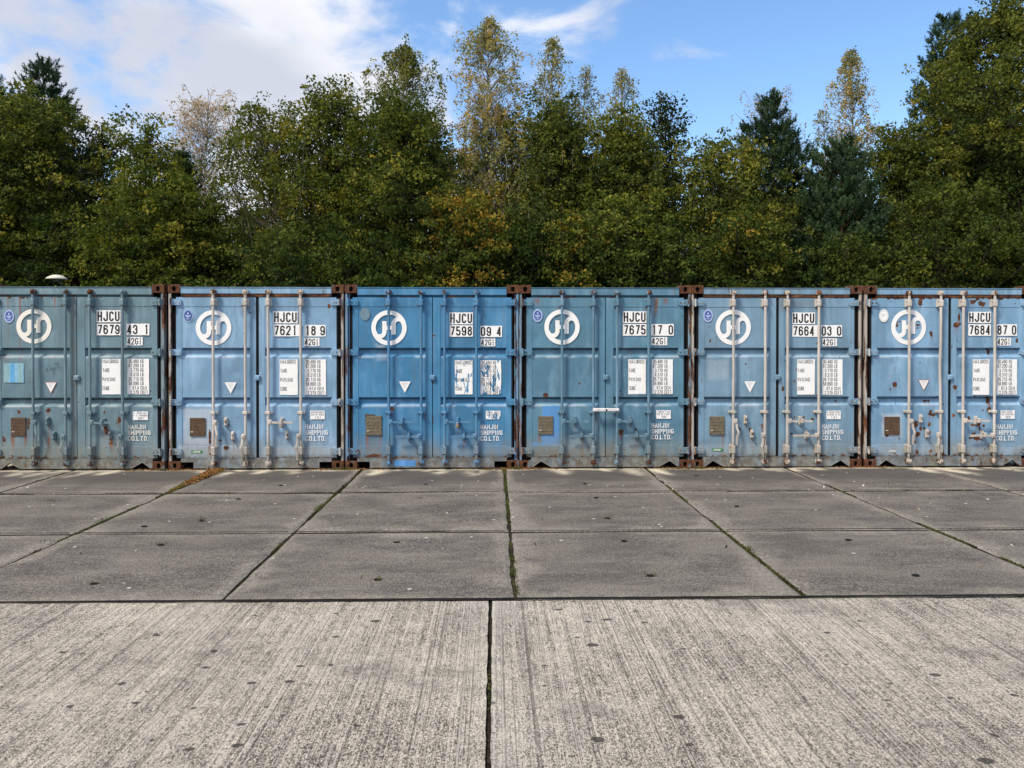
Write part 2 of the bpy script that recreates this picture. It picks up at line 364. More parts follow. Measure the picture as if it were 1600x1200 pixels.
# ------------------------------------------------------------------ containers
DOORY = .022                # door skin behind the casting face
GZ = ((1.707, 1.578), (1.012, .890))
def door(par, x0, x1, gx0, gx1, mat, spec, seed):
    st = .0115
    def lines(a, b, brk):
        xs = set(np.round(np.arange(a, b, st), 4)); xs |= {a, b}
        for k in brk:
            for d in (-.0015, .0015): xs.add(round(k+d, 5))
        xs = sorted(xs); out = [xs[0]]
        for v in xs[1:]:
            if v-out[-1] > .0012: out.append(v)
        out[-1] = b; return np.array(out)
    z0, z1 = .165, 2.415
    zb = [2.285, .325]
    for a, b in GZ: zb += [a, a-.004, a-.026, a-.034, b+.030, b]
    X1, Z1 = lines(x0, x1, [gx0, gx1]), lines(z0, z1, zb)
    X, Z = np.meshgrid(X1, Z1, indexing='ij')
    h = np.zeros_like(X)
    ins = (X > gx0) & (X < gx1) & (Z > .325) & (Z < 2.285)
    h[ins] += .005
    wob = (vnoise(X, Z, 1.7, seed, 3)-.5)
    for a, b in GZ:
        prof = np.interp(Z, [b, b+.030, a-.034, a-.026, a-.004, a], [0, .044, .047, .085, .085, 0])
        endp = np.interp(X, [gx0, gx0+.012, gx1-.012, gx1], [0, 1, 1, 0])
        h += prof*endp*(1+.0*wob)
    h += wob*.014*sstep(np.minimum(np.minimum(X-x0, x1-X), np.minimum(Z-z0, z1-Z)), 0, .25)
    h += (vnoise(X, Z, 6, seed+4, 2)-.5)*.003
    rd = random.Random(int(seed*10)+3)
    for _ in range(9):
        dx_, dz_, dr_ = rd.uniform(gx0+.05, gx1-.05), rd.choice((rd.uniform(.4, .8), rd.uniform(1.1, 1.5), rd.uniform(1.8, 2.2))), rd.uniform(.03, .11)
        h += rd.uniform(-.003, .010)*np.exp(-(((X-dx_)/dr_)**2+((Z-dz_)/(dr_*rd.uniform(.6, 1.6)))**2))
    V = np.stack([X, DOORY+h, Z], -1).reshape(-1, 3)
    rust = np.zeros_like(X); stain = np.zeros_like(X); dirt = np.zeros_like(X); pale = np.zeros_like(X); patch = np.zeros_like(X)
    nz = vnoise(X, Z, 22, seed+1, 4, .6)
    for (bx, bz, rx, rz) in spec.get('rust', ()):
        d = np.sqrt(((X-bx)/rx)**2+((Z-bz)/rz)**2)
        rust = np.maximum(rust, sstep(1.28-d+(nz-.5)*1.5, .1, .5))
        dn = np.clip((bz-Z)/(rz*4+.03), 0, 1); stain = np.maximum(stain, (1-dn)*(Z < bz)*np.exp(-((X-bx)/(rx*.8))**2)*.45)
    for (bx, bz, ln, wd, s) in spec.get('streak', ()):
        t = np.clip((bz-Z)/ln, 0, 1)
        stain = np.maximum(stain, s*(Z <= bz)*(1-t)**.8*np.exp(-((X-bx-(vnoise(X*0, Z, 4, seed, 2)-.5)*.02)/wd)**2))
    for (a, b, c, d, s) in spec.get('pale', ()):       # soft-edged rectangle
        e = np.minimum(np.minimum(X-a, b-X), np.minimum(Z-c, d-Z)); pale = np.maximum(pale, s*sstep(e+(nz-.5)*.05, -.03, .03))
    for (a, b, c, d) in spec.get('patch', ()):
        e = np.minimum(np.minimum(X-a, b-X), np.minimum(Z-c, d-Z)); patch = np.maximum(patch, sstep(e+(nz-.5)*.006, -.004, .004)*(.65+.5*vnoise(X, Z*.2, 9, 3, 2)))
    for (a, b, c, d, s) in spec.get('dirt', ()):
        e = np.minimum(np.minimum(X-a, b-X), np.minimum(Z-c, d-Z)); dirt = np.maximum(dirt, s*sstep(e+(nz-.5)*.12, -.04, .05))
    # rust creeping up from the lower edge and in under the header
    er = spec.get('edge', .3)
    rust = np.maximum(rust, sstep(nz+er*.5-(Z-z0)*6, .62, .8)); 
    rust = np.maximum(rust, sstep(nz+spec.get('top', .1)*.45-(z1-Z)*7, .66, .8))
    chips = spec.get('chips', .1)
    rust = np.maximum(rust, sstep(vnoise(X, Z, 24, seed+9, 3, .5)+chips*.07, .86, .89))
    # light on the lower lip of each recess painted pale, broken by scuffs
    for a, b in GZ: pale = np.maximum(pale, .75*np.exp(-((Z-b)/.022)**2)*(X > gx0-.01)*(X < gx1+.01)*sstep(vnoise(X, Z*2, 7, seed+2, 3), .3, .6))
    o = grid_mesh('door', V, len(X1), len(Z1), mat, par, dict(rust=rust, stain=stain, dirt=dirt, pale=pale, patch=patch))
    # edges of the door leaf: a thin box ring behind the skin
    mb = MB(); yb = DOORY+.07
    return o, X1, Z1
def frame_side(par_obj, x0, x1, mat):
    mb = MB(); z0, z1 = .165, 2.415
    for a, b in ((x0, x0+.004), (x1-.004, x1)): mb.box(a, b, DOORY+.0035, DOORY+.07, z0, z1)
    mb.box(x0+.004, x1-.004, DOORY+.0035, DOORY+.07, z0, z0+.004); mb.box(x0+.004, x1-.004, DOORY+.0035, DOORY+.07, z1-.004, z1)
    mb.box(x0+.005, x1-.005, DOORY+.115, DOORY+.119, z0+.005, z1-.005)
    return mb.build('leaf_edge', mat, par_obj)

def plate_hole(mb, x0, x1, z0, z1, y, hx, hz, hw, hh, depth, m=0, md=1, n=20):
    out = []; inn = []
    for k in range(n):
        a = 2*math.pi*(k+.5)/n; c, s_ = math.cos(a), math.sin(a)
        inn.append((hx+hw*math.copysign(abs(c)**.7, c), hz+hh*math.copysign(abs(s_)**.7, s_)))
        t = min(((x1-hx) if c > 0 else (hx-x0))/max(abs(c), 1e-6), ((z1-hz) if s_ > 0 else (hz-z0))/max(abs(s_), 1e-6))
        out.append((hx+c*t, hz+s_*t))
    cs = [(x0, z0), (x1, z0), (x1, z1), (x0, z1)]
    for cpt in cs:                       # snap the nearest outline point to each corner
        k = min(range(n), key=lambda i: (out[i][0]-cpt[0])**2+(out[i][1]-cpt[1])**2); out[k] = cpt
    vs = [(p[0], y, p[1]) for p in out]+[(p[0], y, p[1]) for p in inn]+[(p[0], y+depth, p[1]) for p in inn]
    mb.add(vs, [(k, (k+1) % n, n+(k+1) % n, n+k) for k in range(n)], m)
    mb.add(vs, [(n+k, n+(k+1) % n, 2*n+(k+1) % n, 2*n+k) for k in range(n)], m)
    mb.add([(p[0], y+depth, p[1]) for p in inn], [tuple(range(n))], md)
def casting(par, x, z, mat):
    """corner fitting: a steel block with oval openings"""
    mb = MB(); w, h, d = .168, .118, .178; ch = .004
    plate_hole(mb, x+ch, x+w-ch, z+ch, z+h-ch, 0, x+w/2, z+h/2, .027, .036, .05)
    b = MB()
    P = [(x+ch, z+ch), (x+w-ch, z+ch), (x+w-ch, z+h-ch), (x+ch, z+h-ch)]; Q = [(x, z), (x+w, z), (x+w, z+h), (x, z+h)]
    vs = [(p[0], 0, p[1]) for p in P]+[(p[0], ch, p[1]) for p in Q]+[(p[0], d, p[1]) for p in Q]
    mb.add(vs, [(k, (k+1) % 4, 4+(k+1) % 4, 4+k) for k in range(4)]+[(4+k, 4+(k+1) % 4, 8+(k+1) % 4, 8+k) for k in range(4)]+[(11, 10, 9, 8)], 0)
    return mb.build('corner_casting', [mat, VOID], par, recalc=False)

def rod(par, x, mat, grimy, bend=0.0, handle=None, seed=0, cream=False):
    r = .0182; y = -.036
    zs = [.07, .3, .8, 1.2, 1.35, 1.5, 1.8, 2.3, 2.50]
    pts = [(x+bend*math.exp(-((z_-1.42)/.25)**2), y, z_) for z_ in zs]
    mb = MB(); mb.tube(pts, r, 14); ro = mb.build('locking_rod', mat, par)
    rr = random.Random(seed)
    # top and bottom cams in their keepers
    for zc, up in ((2.485, 1), (.098, -1)):
        c = MB()
        c.tube([(x, y, zc-.032), (x, y, zc+.032)], .027, 12)
        c.box(x-.038, x-.016, -.052, .0-.001, zc-.026, zc+.022, .004); c.box(x+.016, x+.040, -.050, -.001, zc-.022, zc+.026, .004)
        c.box(x-.020, x+.026, -.074, -.050, zc-.012, zc+.014, .004)
        c.tube([(x+.004, -.078, zc), (x+.004, -.06, zc)], .012, 8)
        c.build('cam', grimy, ro)
    # bearing brackets
    for z0, z1 in ((2.285, 2.395), (.205, .335)):
        b = MB()
        b.box(x-.042, x+.042, -.018, DOORY+.006, z0, z1, .004); b.box(x-.027, x+.027, -.064, -.014, z0+.010, z1-.010, .008)
        for dx in (-.034, .034):
            for dz in (.018, (z1-z0)-.018): b.tube([(x+dx, -.027, z0+dz), (x+dx, -.016, z0+dz)], .0075, 6)
        b.build('rod_bracket', mat, ro)
    b = MB(); b.box(x-.056, x+.056, -.016, DOORY+.006, .782, .816, .004); b.box(x-.028, x+.028, -.062, -.012, .778, .820, .006)
    for dx in (-.045, .045): b.tube([(x+dx, -.026, .799), (x+dx, -.014, .799)], .008, 6)
    b.build('rod_bracket', mat, ro)
    if handle:
        kind, zc, sgn = handle[:3]; ln = handle[3] if len(handle) > 3 else .33
        hb = MB()
        hb.box(min(x, x+sgn*.055), max(x, x+sgn*.055), -.072, -.020, zc-.034, zc+.034, .008)
        hb.tube([(x+sgn*.036, -.082, zc), (x+sgn*.036, -.068, zc)], .012, 8)
        if kind == 'across':
            P = [(x+sgn*.05, -.058, zc), (x+sgn*.13, -.060, zc-.004), (x+sgn*.2, -.054, zc+.002), (x+sgn*ln, -.056, zc-.004)]
        elif kind == 'down':
            xo = x+sgn*.040
            P = [(xo, -.060, zc-.03), (xo+sgn*.002, -.066, zc-.09), (xo+sgn*.022, -.080, zc-.16), (xo+sgn*.002, -.072, zc-.23), (xo+sgn*.002, -.066, zc-ln)]
        wv = .0145
        vs = []; fs = []
        for (a, b_, c_) in P:
            if kind == 'across': vs += [(a, b_-.007, c_-wv), (a, b_-.007, c_+wv), (a, b_+.007, c_+wv), (a, b_+.007, c_-wv)]
            else: vs += [(a-wv, b_-.007, c_), (a+wv, b_-.007, c_), (a+wv, b_+.007, c_), (a-wv, b_+.007, c_)]
        for i in range(len(P)-1):
            for k in range(4): fs.append((i*4+k, i*4+(k+1) % 4, i*4+4+(k+1) % 4, i*4+4+k))
        e = (len(P)-1)*4; fs += [(3, 2, 1, 0), (e, e+1, e+2, e+3)]
        hb.add(vs, fs); hb.build('handle', mat, ro)
    return ro
def catch(par, x, z, mat, grimy, closed=True):
    """handle retainer: back plate, hooked lip and swivelling latch"""
    b = MB(); b.box(x-.022, x+.022, -.004, DOORY+.006, z-.058, z+.062, .005)
    if closed:
        b.box(x-.015, x+.015, -.078, -.004, z+.020, z+.036, .003); b.box(x-.018, x+.018, -.084, -.070, z-.026, z+.036, .004)
        b.box(x-.013, x+.013, -.050, -.004, z-.036, z-.022, .003)
        b.tube([(x-.002, -.02, z+.050), (x-.002, -.008, z+.050)], .010, 8)
    else:
        b.box(x-.016, x+.016, -.030, -.004, z+.018, z+.046, .005); b.box(x-.013, x+.013, -.042, -.004, z-.046, z-.026, .005)
        b.tube([(x, -.012, z+.0), (x, -.0035, z+.0)], .010, 8, m=1); b.tube([(x, -.020, z-.01), (x, -.004, z-.012)], .007, 8, m=1)
    return b.build('handle_catch', [mat, grimy], par)
def hinge(par, side, z, W, mat, pin):
    s = 1 if side == 0 else -1; o = 0 if side == 0 else W
    b = MB(); X = lambda v: o+s*v
    pl = [(X(.028), z-.042), (X(.17), z-.042), (X(.185), z-.028), (X(.185), z+.028), (X(.17), z+.042), (X(.028), z+.042)]
    b.prism(pl, -.004, DOORY+.004)
    b.box(min(X(.022), X(.074)), max(X(.022), X(.074)), -.026, -.002, z-.045, z+.045, .006)
    b.tube([(X(.048), -.030, z-.055), (X(.048), -.030, z+.055)], .0125, 10, m=1)
    for dx in (.10, .155): b.tube([(X(dx), -.012, z), (X(dx), -.003, z)], .009, 8, m=1)
    return b.build('hinge', [mat, pin], par)

def ring(mb, cx, cz, r0, r1, y, m, n=64, ax=1.0, az=1.0, a0=0, a1=360):
    vs = []; N = n+1
    for k in range(N):
        a = R(a0+(a1-a0)*k/n); vs += [(cx+r0*ax*math.cos(a), y, cz+r0*az*math.sin(a)), (cx+r1*ax*math.cos(a), y, cz+r1*az*math.sin(a))]
    mb.add(vs, [(2*k, 2*k+1, 2*k+3, 2*k+2) for k in range(n)], m)
def disc(mb, cx, cz, rx, rz, y, m, n=40):
    mb.flat([(cx+rx*math.cos(2*math.pi*k/n), cz+rz*math.sin(2*math.pi*k/n)) for k in range(n)], y, m)
YD = DOORY-.0035             # decals sit just proud of the pressed panel
def logo(par, cx, cz, r, mat):
    mb = MB(); y = YD
    ring(mb, cx, cz, r*.745, r, y, 0)
    for s in (1, -1):
        P = [(cx-s*.2575*r, cz+s*.38*r), (cx-s*.2575*r, cz-s*.216*r)]
        P += [(cx+s*(-.535+.2775*math.cos(R(a)))*r, cz+s*(-.216+.2775*math.sin(R(a)))*r) for a in range(-9, -181, -9)]
        stroke(mb, P, .245*r, y-.0005*(1 if s == 1 else 2), 0)
    stroke(mb, [(cx-.2*r, cz), (cx+.2*r, cz)], .235*r, y-.0015, 0)
    return mb.build('logo', mat, par, recalc=False)
def rect(mb, x0, x1, z0, z1, y, m, rag=0.0, seed=0):
    rr = random.Random(seed); pts = []
    def side(a, b, n=9):
        for i in range(n):
            t = i/n; pts.append((a[0]+(b[0]-a[0])*t+rr.uniform(-rag, rag), a[1]+(b[1]-a[1])*t+rr.uniform(-rag, rag)))
    side((x0, z0), (x1, z0)); side((x1, z0), (x1, z1)); side((x1, z1), (x0, z1)); side((x0, z1), (x0, z0))
    mb.flat(pts, y, m)

def at_front(gx, gz): return gx, gz
# one entry per container, left to right. Numbers are read in units of the survey grid: L,S,T = left edge, units per metre, ground line
def Z_(c, v): return (c['T']-v)/c['SZ']
def X_(c, v):
    u = (v-c['L'])/c['S']; return u+(c['E']+u)*.0018      # the door skin lies 2 cm behind the castings
C = [
 dict(L=967-2.44*427, S=427., T=1137., SZ=417., col=(.150, .248, .300), hw='blue', gap=0, notch='tri', num='HJCU', n4='7679', n3='43 1',
      rods=(195, 385, 528, 720), h=(('down', 858, 1, .34), ('down', 940, -1, .33), ('across', 858, 1, .37), ('down', 940, -1, .33)),
      catches=((283, 852, 0), (320, 936, 0), (612, 858, 1), (650, 932, 0)),
      logo=(202, 300, 103), seal=('blue', 57, 242), tri=('red', 300, 655), plate=(65, 152, 830, 938, 0), band=(570, 710, 207, 277, 285, 352), nb=(745, 880, 285, 352),
      code=(746, 840, 362, 411), wl=(600, 709, 490, 696), wr=(750, 877, 489, 696), small=(781, 869, 796, 846), hz=(751, 900, 873, 966), green=None,
      wear=.12, label='grey-blue shipping container with a pale blue striped square on its left door',
      dl=dict(rust=[(110, 793, 8, 12), (280, 790, 16, 14), (20, 960, 10, 20), (165, 870, 7, 40)], streak=[(120, 130, 600, .012, .8), (50, 130, 640, .010, .6), (325, 130, 110, .015, .8),
              (75, 940, 110, .03, .9), (150, 940, 100, .02, .8), (285, 945, 90, .02, .8), (285, 880, 60, .015, .6), (30, 470, 120, .03, .4)], edge=.55, chips=.1, top=.3,
              dirt=[(417, 445, 60, 1060, .6), (410, 450, 620, 670, .8)]),  # the tall strip is the inner rod's shadow, painted as a dark band
      dr=dict(rust=[(612, 800, 9, 10), (700, 848, 10, 22), (650, 985, 14, 10), (625, 905, 14, 22)], streak=[(612, 870, 120, .02, .8), (650, 950, 110, .03, .9), (690, 840, 80, .02, .6)], edge=.3, chips=.2, top=.1)),
 dict(L=40., S=425., T=1136., SZ=417., col=(.215, .375, .550), hw='white', gap=1, notch='rect', n4='7621', n3='18 9',
      rods=(305, 495, 629, 821), h=(('down', 858, 1, .34), ('down', 940, -1, .34), ('across', 857, 1, .34), ('down', 938, -1, .33)),
      catches=((381, 856, 0), (421, 938, 0), (712, 858, 1), (743, 933, 0)),
      logo=(308, 307, 105), seal=('ring', 158, 237), tri=('white', 408, 657), plate=(167, 258, 833, 940, 0), band=(660, 804, 211, 281, 288, 357), nb=(845, 970, 290, 358),
      code=(843, 933, 366, 414), wl=(697, 804, 492, 700), wr=(845, 971, 492, 700), small=(877, 963, 792, 842), hz=(849, 997, 872, 968), green=(174, 243, 1031),
      wear=.06, label='sky-blue shipping container numbered 7621 18 9 with white lock rods and square floor notches',
      dl=dict(rust=[(380, 1010, 14, 10), (283, 950, 6, 40), (368, 832, 10, 5), (345, 965, 12, 4)], streak=[(283, 1000, 60, .02, .7)], pale=[(130, 290, 780, 990, 1.0), (100, 540, 990, 1066, .7)], edge=.2, chips=.1, top=.05),
      dr=dict(rust=[(990, 180, 8, 16)], streak=[(745, 975, 90, .03, .3)], pale=[(590, 1035, 1000, 1066, .6), (640, 790, 800, 960, .12)], edge=.2, chips=.03, top=.05)),
 dict(L=72., S=416., T=1137., SZ=416., col=(.062, .235, .435), hw='blue', gap=0, notch='rect', n4='7598', n3='09 4',
      rods=(326, 515, 652, 838), h=(('across', 858, 1, .36), ('across', 942, -1, .36), ('across', 858, 1, .36), ('across', 942, -1, .36)),
      catches=((405, 858, 1), (445, 942, 1), (728, 858, 1), (765, 942, 1)),
      logo=(328, 310, 103), seal=('ghost', 189, 230), tri=('white', 420, 655), plate=(193, 285, 825, 938, 1), band=(680, 817, 220, 289, 295, 362), nb=(860, 987, 298, 364),
      code=(862, 948, 373, 418), wl=(712, 815, 500, 700), wr=(862, 983, 500, 700), small=(893, 978, 797, 846), hz=(862, 1005, 878, 972), green=None,
      wear=.3, label='deep blue shipping container with peeling weight panels and a brass padlock, numbered 7598',
      dl=dict(rust=[(345, 785, 10, 18), (193, 850, 5, 40), (225, 823, 30, 5), (230, 1060, 40, 10)], streak=[(195, 930, 150, .02, .7), (275, 930, 130, .015, .7), (205, 930, 150, .03, .5), (300, 432, 100, .05, .3), (418, 700, 200, .01, .2)],
              pale=[(250, 305, 405, 430, .7), (245, 320, 455, 505, .5), (375, 435, 960, 1066, .35)], dirt=[(200, 300, 900, 1040, .35)], edge=.35, chips=.08, top=.05),
      dr=dict(rust=[(955, 885, 9, 11), (590, 355, 14, 5), (578, 850, 6, 60), (578, 640, 5, 60)], streak=[(765, 960, 110, .02, .5), (1055, 560, 300, .01, .5)], pale=[(870, 1040, 1000, 1060, .2)], edge=.3, chips=.1, top=.05)),
 dict(L=79., S=412., T=1136., SZ=412., col=(.105, .242, .350), hw='blue', gap=0, notch='tri', n4='7675', n3='17 0',
      rods=(328, 512, 650, 834), h=(('across', 858, 1, .37), ('across', 942, -1, .34), ('across', 858, 1, .36), ('across', 942, -1, .35)),
      catches=((403, 857, 1), (440, 940, 1), (722, 857, 1), (759, 940, 1)),
      logo=(328, 312, 103), seal=('blue', 186, 245), tri=None, plate=(190, 276, 831, 937, 1), band=(682, 820, 220, 288, 294, 362), nb=(848, 980, 294, 362),
      code=(849, 942, 370, 418), wl=(714, 817, 500, 703), wr=(852, 975, 500, 703), small=(879, 964, 797, 847), hz=(851, 996, 873, 967), green=None,
      wear=.1, label='teal-blue shipping container numbered 7675 with a bright blue repainted patch on its left door',
      dl=dict(rust=[(232, 708, 15, 12), (430, 642, 6, 5), (194, 900, 4, 34)], streak=[(180, 145, 60, .05, .7), (195, 945, 80, .02, .6), (440, 960, 60, .02, .3)], patch=[(215, 312, 770, 998), (145, 215, 985, 998)],
              pale=[(340, 500, 960, 1060, .35)], dirt=[(100, 520, 1020, 1068, .7)], edge=.35, chips=.12, top=.15),
      dr=dict(rust=[(672, 925, 15, 17), (760, 915, 8, 12), (572, 860, 4, 60), (668, 688, 4, 5)], streak=[(875, 145, 130, .03, .95), (930, 145, 50, .04, .8), (672, 935, 60, .03, .7), (759, 960, 90, .02, .4)], pale=[(690, 800, 980, 1060, .3)], dirt=[(565, 640, 990, 1062, .5)], edge=.3, chips=.1, top=.15)),
 dict(L=76., S=413., T=1134., SZ=411., col=(.190, .325, .450), hw='white', gap=1, notch='tri', n4='7664', n3='03 0',
      rods=(322, 510, 642, 827), h=(('down', 858, 1, .34), ('down', 940, -1, .34), ('across', 858, 1, .35), ('across', 942, -1, .37)),
      catches=((392, 852, 0), (430, 935, 0), (715, 858, 1), (750, 940, 1)),
      logo=(320, 313, 104), seal=('blue', 172, 245), tri=('white', 420, 659), plate=(182, 270, 833, 940, 1), band=(668, 803, 226, 294, 300, 368), nb=(838, 963, 300, 368),
      code=(845, 934, 377, 423), wl=(698, 803, 500, 706), wr=(844, 967, 500, 708), small=(872, 957, 800, 850), hz=(846, 988, 879, 972), green=(195, 263, 1028),
      wear=.08, label='pale blue shipping container numbered 7664 with cream lock rods and triangular floor notches',
      dl=dict(rust=[(396, 527, 4, 7), (135, 620, 3, 6), (355, 908, 14, 10), (185, 392, 5, 9), (425, 915, 9, 14), (493, 890, 6, 14)], streak=[(260, 940, 120, .014, .8), (493, 900, 60, .02, .6)], pale=[(165, 300, 500, 620, .45), (100, 540, 1000, 1066, .4)], edge=.25, chips=.28, top=.05),
      dr=dict(rust=[(683, 627, 6, 5), (685, 840, 5, 5), (790, 850, 7, 10), (740, 840, 5, 7), (668, 935, 8, 5), (615, 670, 10, 14), (935, 745, 4, 6)], streak=[(610, 180, 60, .05, .3), (715, 180, 20, .1, .3)], dirt=[(590, 850, 150, 200, .35)], edge=.3, chips=.5, top=.25)),
 dict(L=71., S=412., T=1133., SZ=410.5, col=(.200, .365, .540), hw='white', gap=1, notch='tri', n4='7684', n3='87 0',
      rods=(333, 521, 655, 842), h=(('down', 860, 1, .33), ('down', 940, -1, .34), ('across', 858, 1, .37), ('across', 944, -1, .36)),
      catches=((400, 848, 0), (437, 935, 0), (728, 858, 1), (765, 942, 1)),
      logo=(328, 311, 104), seal=('white', 181, 245), tri=('red', 420, 650), plate=(188, 277, 836, 942, 0), band=(683, 818, 221, 287, 294, 362), nb=(852, 973, 294, 362),
      code=(854, 938, 373, 419), wl=(710, 810, 500, 708), wr=(852, 975, 500, 707), small=(878, 963, 800, 850), hz=(851, 992, 882, 977), green=(203, 262, 1037),
      wear=.12, label='bright blue shipping container numbered 7684 whose doors are scabbed with rust spots',
      dl=dict(rust=[(464, 350, 10, 19), (247, 645, 13, 16), (397, 165, 12, 22), (440, 745, 18, 7), (460, 815, 11, 18), (480, 825, 14, 9), (458, 878, 10, 13), (388, 938, 19, 17), (405, 908, 10, 14), (374, 985, 7, 10),
              (460, 930, 9, 9), (436, 945, 9, 20), (372, 880, 14, 20), (460, 1040, 10, 11), (383, 1042, 9, 12), (250, 550, 5, 4), (385, 298, 9, 6), (262, 280, 6, 9), (262, 300, 7, 8), (200, 945, 14, 9), (460, 745, 6, 8), (223, 672, 5, 8), (427, 905, 7, 7)],
              streak=[(464, 360, 60, .02, .5), (380, 950, 60, .02, .5)], pale=[(176, 291, 818, 956, 1.0), (110, 560, 1000, 1066, .45)], edge=.3, chips=.5, top=.5),
      dr=dict(rust=[(615, 300, 22, 18), (712, 165, 16, 14), (765, 175, 22, 14), (605, 665, 14, 13), (818, 455, 9, 32), (815, 740, 12, 30), (812, 795, 14, 18), (745, 880, 18, 11), (715, 885, 14, 9), (780, 888, 8, 8), (740, 965, 34, 9), (700, 962, 10, 6),
              (975, 388, 7, 12), (775, 800, 5, 7), (600, 830, 9, 14), (720, 940, 12, 9), (755, 905, 7, 11), (885, 345, 6, 6), (735, 345, 6, 5), (690, 845, 8, 14), (630, 260, 5, 30)],
              streak=[(818, 750, 80, .03, .7), (615, 310, 70, .05, .4)], pale=[(590, 1040, 1010, 1066, .5)], edge=.4, chips=.5, top=.5)),
]
# world x of each container's left edge (gaps seen between the castings)
EDGES = [-7.036, -4.545, -2.089, .353, 2.795, 5.275]
W = 2.438
for c_, e_ in zip(C, EDGES): c_['E'] = e_
def conv(c, d):
    o = dict(d)
    o['rust'] = [(X_(c, a), Z_(c, b), rx/c['S'], rz/c['S']) for a, b, rx, rz in d.get('rust', ())]
    o['streak'] = [(X_(c, a), Z_(c, b), ln/c['S'], w, s) for a, b, ln, w, s in d.get('streak', ())]
    o['pale'] = [(X_(c, a), X_(c, b), Z_(c, f), Z_(c, e), s) for a, b, e, f, s in d.get('pale', ())]
    o['dirt'] = [(X_(c, a), X_(c, b), Z_(c, f), Z_(c, e), s) for a, b, e, f, s in d.get('dirt', ())]
    o['patch'] = [(X_(c, a), X_(c, b), Z_(c, f), Z_(c, e)) for a, b, e, f in d.get('patch', ())]
    return o
def container(i, c):
    rr = random.Random(100+i)
    base = c['col']
    root = empty('shipping_container', (EDGES[i], WALL_Y, 0), c['label'], 'shipping container', 'shipping containers standing side by side')
    nm = 'c%d' % i
    PD = painted('door_enamel_%d' % i, base, 0.0, .45+.1*(i in (0, 3)), i, chips=0)
    PF = painted('frame_enamel_%d' % i, base, .36 if c['gap'] else .24, .8, i+20, chips=.25)
    PS = painted('sill_enamel_%d' % i, tuple(q_*.55+e_ for q_, e_ in zip(base, (.125, .115, .10))), .40, 1.0, i+30, chips=.35)
    if c['hw'] == 'white':
        HW = painted('rod_cream_%d' % i, (.56, .51, .46), .16+.05*(i == 1)+.06*(i == 5), .6, i+40, chips=.1, stretch=(1, 1, .3))
        GR = rusty('worn_cream_%d' % i, (.50, .44, .38), .50, i)
        PIN = rusty('post_cream_%d' % i, (.42, .38, .34), .48, i+3, stretch=(1.5, 1, .18))
    else:
        HW = painted('rod_blue_%d' % i, tuple(q_*.85+.03 for q_ in base), .12, .8, i+40, chips=.12, stretch=(1, 1, .3))
        GR = rusty('worn_blue_%d' % i, tuple(q_*.8+.07 for q_ in base), .52, i)
        PIN = rusty('post_blue_%d' % i, tuple(q_*.7+.12 for q_ in base), .48, i+3, stretch=(1.5, 1, .18))
    wmid = 1.232 if c['gap'] else 1.222
    gw = .021 if c['gap'] else .006
    lx0, lx1, rx0, rx1 = .105, wmid-gw, wmid+gw, W-.105
    # shell: corrugated side walls, roof and floor behind the front frame
    b = MB(); prof = []
    yv = .17; 
    while yv < 12.0:
        prof += [(0.0, yv), (0.0, yv+.07), (.036, yv+.14), (.036, yv+.21)]; yv += .28
    prof.append((0.0, 12.0))
    for sgn, o in ((1, .012), (-1, W-.012)):
        vs = []
        for (d, y) in prof: vs += [(o+sgn*d, y, .155), (o+sgn*d, y, 2.50)]
        b.add(vs, [(2*k, 2*k+1, 2*k+3, 2*k+2) for k in range(len(prof)-1)])
        x0_, x1_ = sorted((o, o+sgn*.06)); b.box(x0_, x1_, .18, 12.0, 2.50, 2.56, .006); b.box(x0_, x1_, .18, 12.0, .03, .155, .006)
    ry = []; yv = .06
    while yv < 12.0: ry += [(2.548, yv), (2.548, yv+.07), (2.565, yv+.11), (2.565, yv+.18)]; yv += .22
    ry.append((2.548, 12.0)); vs = []
    for (z, y) in ry: vs += [(.07, y, z), (W-.07, y, z)]
    b.add(vs, [(2*k, 2*k+1, 2*k+3, 2*k+2) for k in range(len(ry)-1)])
    b.box(.012, W-.012, 12.0, 12.05, .03, 2.56)
    b.box(.075, W-.075, .2, 11.95, .10, .15)
    b.build('body', PF, root)
    # frame
    for s in (0, 1):
        X = (lambda v: v) if s == 0 else (lambda v: W-v)
        p = MB()
        def bx(a, c_, *r, m=0): p.box(min(X(a), X(c_)), max(X(a), X(c_)), *r, m=m)
        bx(.004, .038, .010, .12, .118, 2.473, .005)
        bx(.0385, .10, .070, .12, .118, 2.473, .0, m=1)
        bx(.046, .060, .034, .069, .118, 2.473, .003, m=0 if i in (0, 2) else 1)
        p.build('corner_post', [PIN, DIRTY], root)
        g = MB(); g.box(min(X(.078), X(.104)), max(X(.078), X(.104)), .030, .054, .17, 2.41, .004)
        g.build('door_seal', RUBBER, root)
        for z in (0, 2.473):
            casting(root, X(0) if s == 0 else W-.168, z, CASTING[(i+s+(z > 1)) % 3])
    h = MB(); h.box(.17, W-.17, .008, .07, 2.4625 if c['gap'] else 2.446, 2.548, .006)
    # thin lip along the roof edge
    h.box(.17, W-.17, .0, .03, 2.5485, 2.556, 0); 
    h.build('header', PF, root)
    g = MB()
    if c['gap']:
        g.box(.17, W-.17, .016, .07, 2.417, 2.462, .005)
    else: g.box(.17, W-.17, .035, .07, 2.418, 2.445, 0)
    g.build('header_strip', rusty('header_rust_%d' % i, tuple(q_*.5 for q_ in base) if not c['gap'] else (.02, .02, .02), .58 if c['gap'] else .46, i+8, stretch=(.5, 1, 2)), root)
    # centre rubber behind the two doors
    g = MB(); g.box(wmid-.03, wmid+.03, DOORY+.012 if c['gap'] else DOORY+.02, DOORY+.06, .17, 2.412, .004); g.build('door_seal', RUBBER, root)
